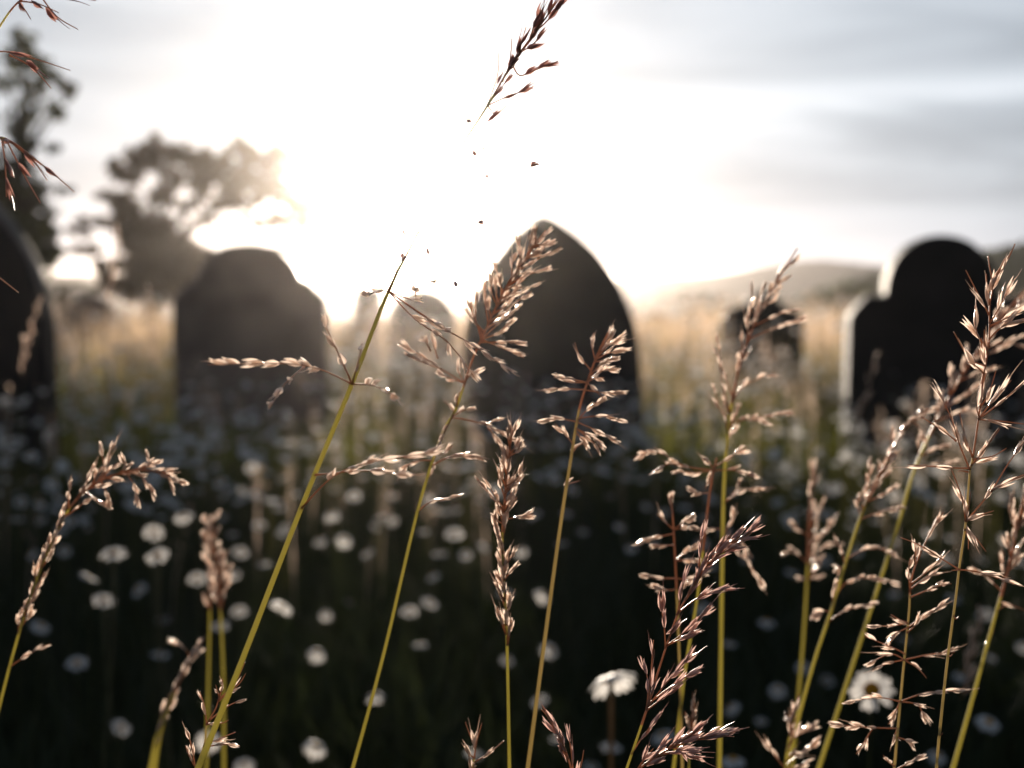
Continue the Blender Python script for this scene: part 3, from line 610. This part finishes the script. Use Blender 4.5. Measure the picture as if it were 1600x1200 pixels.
grass('feathery_grass', 'full feathery pinkish plume overlapping the left side of the pointed headstone', .625,
 [(550, 1204), (600, 1020), (652, 800), (690, 680), (712, 640), (735, 570), (752, 530), (790, 450), (830, 390), (853, 360)],
 [[(752, 530), (780, 505), (817, 476), 4], [(752, 530), (778, 520), (803, 495), 4], [(764, 505), (795, 480), (831, 455), 4], [(776, 480), (810, 458), (844, 440), 4], [(790, 452), (822, 430), (862, 420), 5], [(805, 430), (840, 405), (877, 386), 4], [(815, 415), (840, 392), (868, 378), 4],
  [(830, 390), (848, 372), (859, 355), 3], [(825, 398), (828, 378), (833, 361), 3], [(815, 412), (812, 392), (810, 368), 3], [(800, 435), (800, 415), (806, 395), 3], [(786, 455), (778, 435), (776, 408), 2], [(775, 480), (768, 455), (770, 426), 3], [(762, 505), (758, 470), (760, 438), 3],
  [(752, 528), (743, 495), (742, 455), 4], [(748, 520), (738, 490), (730, 463), 3], [(745, 512), (735, 495), (724, 480), 2],
  [(752, 534), (800, 535), (823, 536), 5], [(770, 536), (795, 548), (819, 559), 4], [(715, 597), (690, 577), (660, 557), (624, 537), 7], [(690, 577), (660, 566), (632, 554), 4], [(684, 560), (678, 540), (675, 518), 2], [(716, 597), (700, 590), (682, 578), 3], [(727, 590), (738, 584), (746, 582), 3], [(725, 600), (717, 580), (714, 558), 2], [(672, 548), (666, 535), (658, 525), 2],
  [(708, 632), (716, 618), (723, 608), 1], [(702, 640), (698, 630), (693, 628), 1], [(700, 650), (722, 642), (741, 638), 3], [(700, 650), (725, 655), (762, 665), (792, 682), (822, 692), 9], [(760, 662), (772, 658), (787, 655), 2], [(762, 668), (776, 685), (784, 700), 2], [(718, 655), (694, 676), (680, 706), 4],
  [(677, 727), (700, 715), (735, 712), (756, 719), 8], [(684, 716), (695, 706), (708, 697), 2], [(668, 745), (676, 735), (675, 725), 2], [(676, 722), (645, 722), (624, 742), 3], [(655, 800), (675, 783), (720, 775), 4]],
 r0=.00085, r1=.00028, spL=.0062, spW=.0019, awn=.3, auto=[(.80, .98, 26, .013, .7, 2)])
grass('spiky_grass', 'upright narrow spiky panicle just left of centre, below the feathery plume', .60,
 [(796, 1204), (792, 1000), (787, 900), (785, 830), (790, 760), (797, 700), (801, 668)],
 [[(785, 800), (768, 775), (744, 745), 3], [(785, 795), (772, 772), (759, 748), 2], [(786, 812), (808, 808), (834, 803), 4], [(786, 810), (800, 790), (808, 776), 2], [(790, 762), (808, 748), (818, 725), 3], [(791, 770), (806, 755), (818, 742), 2], [(795, 715), (808, 705), (814, 692), 2], [(789, 775), (780, 750), (778, 735), 1], [(786, 885), (800, 870), (806, 858), 2], [(786, 905), (800, 890), (810, 880), 2], [(785, 820), (776, 812), (774, 800), 2]],
 r0=.00075, r1=.00030, spL=.0066, spW=.0021, auto=[(.36, .62, 22, .012, .32, 2), (.62, .99, 26, .013, .45, 2)], awn=.5)
grass('dry_grass', 'straight stalk with wiry side branches crossing the right side of the pointed headstone', .615,
 [(824, 1204), (870, 860), (893, 710), (905, 640), (920, 590), (935, 550), (950, 520)],
 [[(930, 562), (945, 535), (957, 508), 4], [(930, 562), (950, 540), (974, 527), 4], [(930, 562), (950, 552), (975, 548), 4], [(925, 565), (950, 562), (966, 558), 3], [(928, 560), (925, 540), (928, 520), 2], [(935, 550), (950, 530), (962, 515), 3], [(916, 575), (905, 555), (898, 535), 1],
  [(912, 590), (935, 572), (950, 562), 3], [(912, 592), (940, 580), (966, 576), 4], [(910, 596), (885, 596), (868, 582), 2], [(910, 596), (890, 592), (865, 590), 2], [(908, 608), (880, 607), (852, 608), 3], [(906, 608), (940, 613), (979, 615), 4], [(912, 595), (928, 592), (944, 590), 2], [(928, 600), (932, 612), (942, 622), 1],
  [(906, 660), (922, 636), (946, 622), 4], [(906, 655), (940, 650), (979, 661), 3], [(902, 658), (870, 654), (841, 660), 4], [(893, 690), (880, 675), (868, 663), 2], [(906, 662), (935, 674), (966, 691), 5], [(906, 668), (928, 685), (938, 700), 4], [(904, 670), (928, 692), (936, 710), 3], [(905, 675), (912, 690), (918, 700), 2], [(892, 708), (902, 698), (918, 690), 1], [(887, 760), (892, 755), (906, 751), 1]],
 r0=.00095, r1=.00035, spL=.0066, spW=.0019, straw=True, awn=.35)
grass('hazy_plume_grass', 'soft tall plume in front of the squat far headstone, on a straight upright stalk', .74,
 [(1124, 1204), (1128, 900), (1131, 760), (1136, 690), (1143, 630), (1155, 575), (1175, 515), (1207, 450), (1246, 388)],
 [[(1140, 645), (1128, 595), (1120, 520), 5], [(1140, 655), (1125, 640), (1115, 600), 2], [(1135, 620), (1122, 560), (1113, 540), 3], [(1166, 540), (1172, 490), (1175, 440), 5], [(1175, 515), (1185, 470), (1198, 440), 5], [(1168, 530), (1215, 510), (1262, 495), 6], [(1178, 510), (1215, 492), (1250, 482), 4], [(1190, 480), (1200, 460), (1203, 440), 3], [(1205, 455), (1222, 440), (1236, 430), 2], [(1170, 530), (1180, 500), (1196, 478), 4],
  [(1138, 665), (1180, 652), (1242, 646), 8], [(1139, 660), (1160, 655), (1200, 660), 5], [(1145, 620), (1172, 598), (1212, 582), 3], [(1137, 680), (1148, 650), (1155, 632), 4], [(1133, 700), (1140, 680), (1150, 668), 4], [(1150, 590), (1155, 560), (1160, 545), 2],
  [(1131, 790), (1150, 765), (1158, 748), 3], [(1130, 790), (1165, 765), (1195, 766), 3], [(1129, 840), (1142, 815), (1150, 795), 3], [(1129, 838), (1155, 842), (1172, 880), (1192, 918), 7], [(1129, 830), (1110, 826), (1098, 828), 3], [(1130, 840), (1150, 860), (1165, 872), 3]],
 r0=.0013, r1=.0004, spL=.0070, spW=.0020, auto=[(.62, .98, 16, .018, .4, 2)], awn=.3)
grass('wiry_grass', 'leaning green stalk with horizontal beaded branches, right of the pointed headstone', .68,
 [(1052, 1204), (1070, 1050), (1090, 930), (1105, 800), (1113, 745), (1120, 715)],
 [[(1116, 735), (1070, 728), (1030, 708), (990, 714), 6], [(1116, 736), (1085, 738), (1050, 735), 4], [(1070, 728), (1045, 725), (1022, 735), 3], [(1117, 728), (1145, 712), (1168, 698), 3], [(1116, 736), (1150, 735), (1185, 746), 4], [(1114, 740), (1106, 752), (1102, 765), 1], [(1116, 732), (1106, 722), (1100, 716), 3], [(1112, 770), (1090, 770), (1075, 765), 3]],
 r0=.0010, r1=.0004, spL=.0066, spW=.0024, awn=.2)
grass('wiry_grass', 'thin stalk with two tiers of beaded branches behind the sharp mauve panicle', .68,
 [(1066, 1204), (1062, 1050), (1057, 920), (1053, 840), (1049, 775)],
 [[(1053, 825), (1035, 812), (1027, 802), 2], [(1053, 832), (1025, 840), (997, 850), 5], [(1053, 826), (1070, 815), (1087, 803), 4], [(1053, 830), (1070, 825), (1090, 822), 3], [(1054, 850), (1035, 852), (1018, 850), 3], [(1056, 875), (1072, 862), (1090, 852), 4], [(1056, 875), (1075, 875), (1092, 877), 3], [(1058, 905), (1030, 903), (1000, 897), 4], [(1060, 905), (1080, 905), (1102, 895), 4], [(1060, 920), (1045, 922), (1020, 915), 4], [(1060, 930), (1070, 915), (1078, 905), 3], [(1050, 800), (1048, 785), (1049, 768), 2]],
 r0=.0008, r1=.0004, spL=.0062, spW=.0025, straw=True, awn=.2)
grass('mauve_grass', 'sharpest mauve panicle leaning right, low right of centre', .55,
 [(978, 1204), (1010, 1110), (1025, 1060), (1040, 1013), (1060, 957), (1087, 910), (1110, 877), (1147, 847), (1180, 824)],
 [[(1040, 1013), (1037, 973), (1028, 927), 3], [(1042, 1007), (1070, 987), (1113, 943), 4], [(1045, 1008), (1070, 995), (1089, 980), 4], [(1043, 1000), (1050, 985), (1062, 975), 2], [(1060, 960), (1066, 920), (1075, 885), 2], [(1063, 958), (1093, 933), (1140, 918), 6], [(1090, 905), (1095, 850), (1100, 813), 2], [(1088, 908), (1092, 892), (1094, 878), 1],
  [(1010, 1108), (1013, 1068), (1002, 1026), 3], [(1014, 1104), (1018, 1040), (1021, 1000), 2], [(1012, 1107), (1018, 1085), (1022, 1065), 2], [(1013, 1107), (1047, 1060), (1087, 1016), 5], [(1020, 1100), (1055, 1068), (1098, 1042), 4], [(1013, 1110), (1033, 1093), (1061, 1076), 3], [(987, 1180), (1005, 1150), (1035, 1113), 3], [(1100, 888), (1110, 872), (1120, 862), 2], [(1120, 870), (1140, 858), (1158, 850), 3]],
 r0=.00055, r1=.00022, spL=.0080, spW=.0020, purple=True, auto=[(.62, .98, 13, .013, .25, 2)], awn=.6)
grass('mauve_grass', 'low arching panicle at the bottom edge pointing right, beneath the sharp mauve one', .545,
 [(968, 1235), (1000, 1200), (1050, 1168), (1100, 1152), (1140, 1143)],
 [[(1050, 1170), (1080, 1148), (1100, 1132), 3], [(1055, 1172), (1075, 1180), (1095, 1181), 4], [(1050, 1172), (1070, 1172), (1090, 1168), 3], [(1010, 1195), (1022, 1180), (1032, 1165), 2]],
 r0=.0005, r1=.00022, spL=.0080, spW=.0022, purple=True, auto=[(.2, .95, 14, .014, .22, 2)], awn=.5)
grass('oat_like_grass', 'crisp open panicle with separate pointed husks nearest the right edge', .53,
 [(1463, 1204), (1467, 1156), (1481, 1025), (1493, 937), (1499, 885), (1509, 815), (1515, 738), (1520, 714), (1530, 645), (1534, 606), (1545, 535), (1546, 480), (1551, 447), (1546, 417), (1544, 400)],
 [[(1552, 447), (1561, 425), (1570, 404), 1], [(1552, 440), (1572, 410), (1586, 381), 1], [(1551, 447), (1556, 432), (1563, 418), 1], [(1546, 475), (1542, 450), (1541, 428), 1], [(1545, 490), (1530, 463), (1509, 422), 1], [(1547, 507), (1559, 485), (1583, 437), 2], [(1547, 532), (1567, 510), (1602, 497), 3], [(1566, 510), (1582, 492), (1602, 476), 2], [(1541, 548), (1526, 520), (1524, 478), 2], [(1540, 570), (1515, 560), (1490, 518), 1], [(1538, 582), (1525, 572), (1512, 566), 1], [(1543, 555), (1538, 530), (1538, 515), 1], [(1541, 565), (1535, 545), (1533, 528), 1],
  [(1534, 625), (1536, 600), (1541, 582), 1], [(1533, 636), (1545, 615), (1556, 579), 1], [(1532, 655), (1550, 628), (1580, 594), 2], [(1533, 656), (1570, 623), (1604, 593), 2], [(1533, 657), (1556, 657), (1604, 663), 1], [(1531, 650), (1527, 642), (1526, 636), 0],
  [(1516, 735), (1498, 691), (1485, 650), (1459, 600), 2], [(1494, 689), (1476, 675), (1438, 650), 1], [(1517, 714), (1508, 683), (1499, 645), 1], [(1517, 732), (1485, 731), (1418, 726), 2], [(1519, 728), (1534, 708), (1562, 670), 1], [(1526, 720), (1550, 713), (1573, 700), 1], [(1515, 738), (1505, 736), (1497, 736), 0],
  [(1510, 812), (1548, 768), (1575, 725), (1602, 688), 2], [(1548, 768), (1572, 754), (1604, 740), 1], [(1509, 812), (1504, 782), (1494, 752), (1486, 732), 1], [(1511, 807), (1514, 790), (1517, 768), 1], [(1510, 812), (1531, 805), (1553, 798), 1], [(1509, 825), (1520, 835), (1541, 862), 1], [(1510, 828), (1513, 840), (1513, 858), 0],
  [(1499, 890), (1471, 873), (1435, 851), (1407, 840), 1], [(1499, 891), (1534, 895), (1594, 916), 2], [(1499, 891), (1493, 891), (1487, 891), 0], [(1489, 965), (1494, 967), (1498, 963), 0], [(1481, 1028), (1485, 1025), (1488, 1022), 0], [(1467, 1150), (1471, 1148), (1473, 1145), 0]],
 r0=.00058, r1=.00022, spL=.0092, spW=.0022, straw=True, awn=.8, jit=.006)
grass('leaning_grass', 'thick blurred stalk leaning right past the black round topped headstone', .80,
 [(1278, 1204), (1345, 1000), (1400, 830), (1430, 730), (1475, 635), (1520, 560), (1570, 490), (1610, 445)],
 [[(1482, 625), (1484, 595), (1486, 570), 3], [(1505, 590), (1510, 560), (1512, 535), 3], [(1462, 662), (1464, 635), (1466, 608), 3], [(1465, 660), (1500, 645), (1535, 640), 5], [(1475, 640), (1510, 615), (1535, 600), 4], [(1515, 565), (1560, 545), (1605, 520), 5], [(1530, 545), (1570, 535), (1605, 545), 4], [(1440, 712), (1465, 700), (1485, 698), 3], [(1435, 728), (1465, 725), (1500, 722), 3], [(1540, 530), (1570, 500), (1600, 470), 4], [(1500, 600), (1535, 580), (1555, 570), 3], [(1440, 715), (1436, 690), (1440, 672), 2]],
 r0=.0013, r1=.0005, spL=.0080, spW=.0023, auto=[(.66, .98, 12, .02, .3, 2)], awn=.2)
grass('arching_grass', 'blurred beaded plume bending right at the foot of the black headstone', .74,
 [(1232, 1180), (1270, 1040), (1300, 950), (1330, 850), (1355, 780), (1378, 735), (1400, 690), (1428, 655), (1452, 638)],
 [[(1355, 782), (1357, 750), (1362, 715), 4], [(1358, 785), (1385, 770), (1405, 755), 3], [(1345, 812), (1375, 800), (1412, 792), 6], [(1348, 808), (1340, 790), (1342, 770), 3], [(1303, 945), (1320, 912), (1360, 903), (1406, 914), 9], [(1300, 972), (1325, 952), (1372, 942), 4], [(1300, 960), (1288, 955), (1272, 966), 5], [(1303, 950), (1303, 925), (1306, 905), 3], [(1325, 870), (1360, 856), (1402, 867), 7], [(1322, 880), (1314, 860), (1305, 842), 3], [(1318, 890), (1310, 885), (1308, 895), 3], [(1430, 660), (1440, 672), (1445, 690), 3]],
 r0=.0011, r1=.0004, spL=.0062, spW=.0025, auto=[(.66, .99, 26, .015, .35, 2)], awn=.2)
grass('faint_grass', 'faint out of focus beaded panicle left of the slanting stems at lower right', .95,
 [(1238, 1190), (1255, 1000), (1262, 880), (1265, 800), (1275, 725)],
 [[(1263, 880), (1240, 862), (1222, 868), 4], [(1264, 870), (1295, 852), (1315, 850), 5], [(1265, 850), (1290, 830), (1300, 812), 5], [(1264, 840), (1245, 825), (1235, 815), 4], [(1265, 830), (1280, 800), (1285, 780), 5], [(1262, 905), (1250, 905), (1245, 905), 2], [(1262, 905), (1278, 903), (1285, 898), 2], [(1270, 780), (1272, 745), (1275, 720), 4]],
 r0=.0013, r1=.0005, spL=.007, spW=.0026, auto=[(.6, .98, 14, .022, .5, 2)], awn=.1)
grass('reddish_grass', 'brown branching stalk with crossing wiry arms in the lower right', .60,
 [(1397, 1204), (1410, 1060), (1420, 960), (1424, 905), (1440, 860), (1464, 812)],
 [[(1438, 862), (1455, 830), (1474, 800), 4], [(1432, 882), (1430, 860), (1430, 845), 2], [(1424, 925), (1420, 895), (1422, 872), 2], [(1428, 912), (1458, 885), (1470, 868), 4], [(1430, 920), (1450, 900), (1470, 895), 3], [(1430, 935), (1460, 918), (1486, 912), 3], [(1420, 982), (1440, 965), (1476, 944), 5], [(1422, 990), (1432, 975), (1440, 960), 2], [(1420, 976), (1390, 978), (1354, 978), 3], [(1418, 982), (1400, 990), (1386, 1004), 3], [(1420, 976), (1405, 968), (1392, 960), 1], [(1417, 1026), (1395, 1012), (1350, 994), 2], [(1416, 1028), (1390, 1022), (1352, 1040), 2], [(1416, 1030), (1390, 1036), (1362, 1046), 2], [(1418, 1029), (1455, 1022), (1492, 1019), 4], [(1420, 1032), (1435, 1045), (1448, 1060), 1],
  [(1408, 1091), (1370, 1090), (1318, 1098), 4], [(1410, 1091), (1450, 1082), (1512, 1080), 5], [(1410, 1092), (1435, 1102), (1445, 1130), 3], [(1406, 1096), (1398, 1115), (1388, 1132), 2], [(1402, 1145), (1365, 1137), (1298, 1132), 5], [(1362, 1140), (1350, 1160), (1338, 1178), 2], [(1403, 1148), (1420, 1158), (1430, 1170), 2], [(1397, 1200), (1388, 1190), (1380, 1180), 2], [(1398, 1202), (1420, 1192), (1444, 1180), 4], [(1403, 1140), (1398, 1150), (1400, 1158), 2]],
 r0=.0006, r1=.0003, spL=.0068, spW=.0019, straw=True, awn=.35)
grass('edge_grass', 'blurred stalk with bunched husks running out of the right edge', .72,
 [(1488, 1204), (1520, 1090), (1550, 980), (1575, 890), (1590, 820), (1603, 760)],
 [[(1582, 865), (1595, 850), (1606, 845), 3], [(1588, 835), (1580, 800), (1582, 775), 4], [(1590, 830), (1600, 815), (1608, 800), 3], [(1560, 925), (1540, 900), (1515, 890), 3], [(1552, 955), (1575, 945), (1605, 955), 1], [(1535, 1025), (1545, 1005), (1552, 985), 1]],
 r0=.0013, r1=.0005, spL=.0085, spW=.0026, auto=[(.66, .98, 14, .018, .4, 2)], awn=.2)
grass('arching_grass', 'curved stalk at the left edge ending in a drooping beaded plume', .66,
 [(-12, 1150), (15, 1042), (45, 940), (75, 862), (110, 792), (150, 755), (200, 736), (250, 738), (288, 756)],
 [[(150, 758), (165, 730), (176, 692), 5], [(165, 748), (160, 715), (158, 690), 3], [(160, 752), (168, 775), (172, 795), 4], [(195, 738), (210, 760), (216, 790), 5], [(215, 738), (230, 755), (240, 775), 4], [(185, 742), (195, 730), (190, 715), 3], [(225, 736), (232, 722), (228, 708), 3], [(235, 738), (260, 745), (272, 765), 4], [(130, 765), (150, 780), (168, 790), 4], [(15, 1046), (45, 1022), (78, 1006), 3]],
 r0=.0008, r1=.00035, spL=.0060, spW=.0022, auto=[(.28, .60, 28, .014, .22, 2), (.6, .98, 26, .015, .5, 2)], awn=.15)
grass('brush_grass', 'blurred brush like plume on paired stalks in the lower left', .98,
 [(350, 1204), (349, 1050), (344, 950), (338, 880), (331, 812)], [[(345, 960), (350, 930), (352, 900), 3]],
 r0=.0013, r1=.0005, spL=.0075, spW=.0026, auto=[(.64, .99, 44, .022, .55, 2)], awn=.0)
grass('brush_grass', 'slimmer blurred stalk just left of the brush like plume', 1.0, [(322, 1204), (326, 1050), (328, 950), (326, 890), (322, 850)], [], r0=.0011, r1=.0005, spL=.008, spW=.0028, auto=[(.7, .99, 12, .015, .3, 2)], awn=0)
grass('rusty_grass', 'blurred rusty spike curving up near the bottom left, left of the long stem', .86, [(238, 1204), (250, 1140), (272, 1080), (295, 1035), (316, 1000)], [[(300, 1030), (285, 1010), (262, 1002), (2, 0)]], r0=.0030, r1=.0006, spL=.010, spW=.0026, auto=[(.2, .98, 34, .014, .10, 1)], awn=0)
grass('small_grass', 'small crisp branching panicle tucked behind the bottom of the long slanting stem', .56,
 [(306, 1204), (320, 1160), (323, 1133), (337, 1107), (343, 1087)],
 [[(323, 1132), (320, 1105), (312, 1080), 2], [(343, 1088), (339, 1078), (337, 1070), 1], [(343, 1087), (347, 1075), (348, 1060), 2], [(343, 1093), (366, 1070), (383, 1034), 1], [(343, 1095), (372, 1070), (384, 1052), 1], [(328, 1127), (358, 1102), (383, 1093), 2], [(326, 1132), (346, 1130), (357, 1125), 1], [(320, 1163), (345, 1153), (368, 1144), 1], [(318, 1168), (353, 1163), (375, 1166), 2], [(303, 1204), (299, 1165), (291, 1138), 2], [(302, 1200), (295, 1180), (290, 1165), 2]],
 r0=.00045, r1=.00025, spL=.0056, spW=.0017, straw=True, awn=.5)
grass('small_grass', 'little sprig of husks at the bottom edge left of the spiky panicle stalk', .595, [(738, 1210), (741, 1185), (743, 1168)],
 [[(742, 1170), (735, 1150), (727, 1128), 1], [(743, 1170), (747, 1150), (753, 1130), 1], [(740, 1185), (732, 1175), (728, 1168), 2], [(741, 1192), (765, 1176), (788, 1157), 1], [(739, 1198), (743, 1190), (747, 1186), 1], [(738, 1205), (734, 1190), (733, 1180), 1]], r0=.0005, r1=.0003, spL=.0078, spW=.0024, awn=.9)
grass('dark_grass', 'crisp dark purple sprig poking up at the bottom edge in the centre', .535, [(900, 1235), (890, 1192), (876, 1155), (862, 1128), (846, 1108)],
 [[(898, 1220), (892, 1170), (884, 1134), 2], [(902, 1225), (908, 1195), (912, 1172), 1], [(884, 1175), (878, 1160), (880, 1148), 1]], r0=.0005, r1=.0002, spL=.0080, spW=.0019, purple=True, auto=[(.35, .95, 8, .012, .15, 1)], awn=.7)
grass('small_grass', 'rusty tuft of husks at the bottom right, left of the slanting stems', .72, [(1226, 1204), (1230, 1170), (1239, 1125), (1248, 1088)],
 [[(1230, 1172), (1245, 1150), (1277, 1134), 4], [(1232, 1196), (1258, 1172), (1280, 1156), 4], [(1226, 1200), (1206, 1175), (1194, 1155), 3], [(1230, 1190), (1238, 1180), (1250, 1178), 3], [(1228, 1200), (1245, 1198), (1262, 1190), 3], [(1238, 1125), (1228, 1118), (1226, 1112), 1]], r0=.0007, r1=.0004, spL=.0085, spW=.0026, auto=[(.3, .98, 8, .012, .18, 1)], awn=.2)
grass('small_grass', 'thin beaded sprig between the green stalks right of the sharp mauve panicle', .66, [(1076, 1204), (1079, 1150), (1084, 1088)], [[(1079, 1130), (1072, 1118), (1070, 1112), 1]], r0=.0006, r1=.0003, spL=.006, spW=.002, auto=[(.5, .98, 8, .010, .2, 1)], awn=.2)
grass('nodding_grass', 'nodding husks hanging in from the left edge above the near black headstone', .50,
 [(-95, 1150), (-80, 700), (-60, 400), (-38, 270), (-5, 218), (22, 224), (52, 248)],
 [[(2, 218), (8, 255), (10, 308), 2], [(8, 219), (36, 270), (63, 317), 1], [(16, 222), (52, 252), (74, 282), 1], [(40, 240), (84, 272), (116, 300), 1], [(-60, 400), (-20, 420), (29, 457), 1], [(2, 218), (6, 226), (9, 232), 1]], r0=.0009, r1=.0003, spL=.0085, spW=.0021, dark=True, awn=.5)
grass('nodding_grass', 'upper nodding husks hanging in at the top left corner', .52,
 [(-150, 1150), (-140, 600), (-110, 300), (-60, 140), (-2, 44), (28, 4), (60, -14)],
 [[(28, 4), (38, 14), (48, 30), 1], [(30, 2), (60, 6), (92, 20), 1], [(60, -10), (88, 25), (122, 46), 1], [(60, -14), (110, -6), (150, 1), 1], [(-60, 120), (-10, 82), (40, 88), (110, 110), 1], [(15, 86), (50, 105), (80, 138), 1]], r0=.0007, r1=.0003, spL=.0085, spW=.0021, dark=True, awn=.5)
# farther single heads that stand out softly
for (u0, v0, u1, v1, d, lb) in [(168, 470, 186, 352, 1.9, 'soft pinkish seed head against the bushy tree'), (238, 560, 234, 448, 2.3, 'soft pale seed head left of the grey brown headstone'), (38, 560, 62, 470, 1.8, 'dim pink seed head in front of the near black left headstone'), (1335, 700, 1368, 556, 1.7, 'dim pink seed head in front of the black round topped headstone'), (112, 640, 118, 540, 2.6, 'soft golden seed head between the left trees and headstone'), (672, 640, 668, 560, 3.0, 'soft bright seed head in the gap left of the pointed headstone'), (1290, 700, 1296, 600, 2.6, 'soft golden seed head hugging the lit edge of the black headstone'), (1500, 1100, 1534, 960, 1.2, 'dim greenish seed head low at the right edge')]:
    grass('meadow_grass', lb, d, [(u0-8, v0+260), (u0-4, v0+90), (u0, v0), (u1, v1)], [], r0=.0006, r1=.0003, thin=True, spL=.008, spW=.0028, auto=[(.66, .99, 22, .022, .3, 2)], awn=0, group='seed heads among the daisies')

# ------------------------------------------------------------------ haze
hz = MB(); x0, x1, y0, y1, z0, z1 = -2600, 2600, -1200, 2300, -12.0, 5.6
hz.poly([(x0, y0, z0), (x1, y0, z0), (x1, y1, z0), (x0, y1, z0), (x0, y0, z1), (x1, y0, z1), (x1, y1, z1), (x0, y1, z1)], [(3, 2, 1, 0), (4, 5, 6, 7), (0, 1, 5, 4), (1, 2, 6, 5), (2, 3, 7, 6), (3, 0, 4, 7)])
hm = bpy.data.materials.new('haze_air'); hm.use_nodes = True; t = hm.node_tree; t.nodes.clear()
o_ = N('ShaderNodeOutputMaterial', t); pv = N('ShaderNodeVolumePrincipled', t); pv.inputs['Color'].default_value = (0.97, 0.90, 0.86, 1); pv.inputs['Density'].default_value = 0.00055; pv.inputs['Anisotropy'].default_value = 0.955
L(pv.outputs[0], o_.inputs['Volume'], t)
tag(hz.build('haze', hm, None, smooth=False), 'thin bright evening haze filling the air', 'haze', kind='stuff')
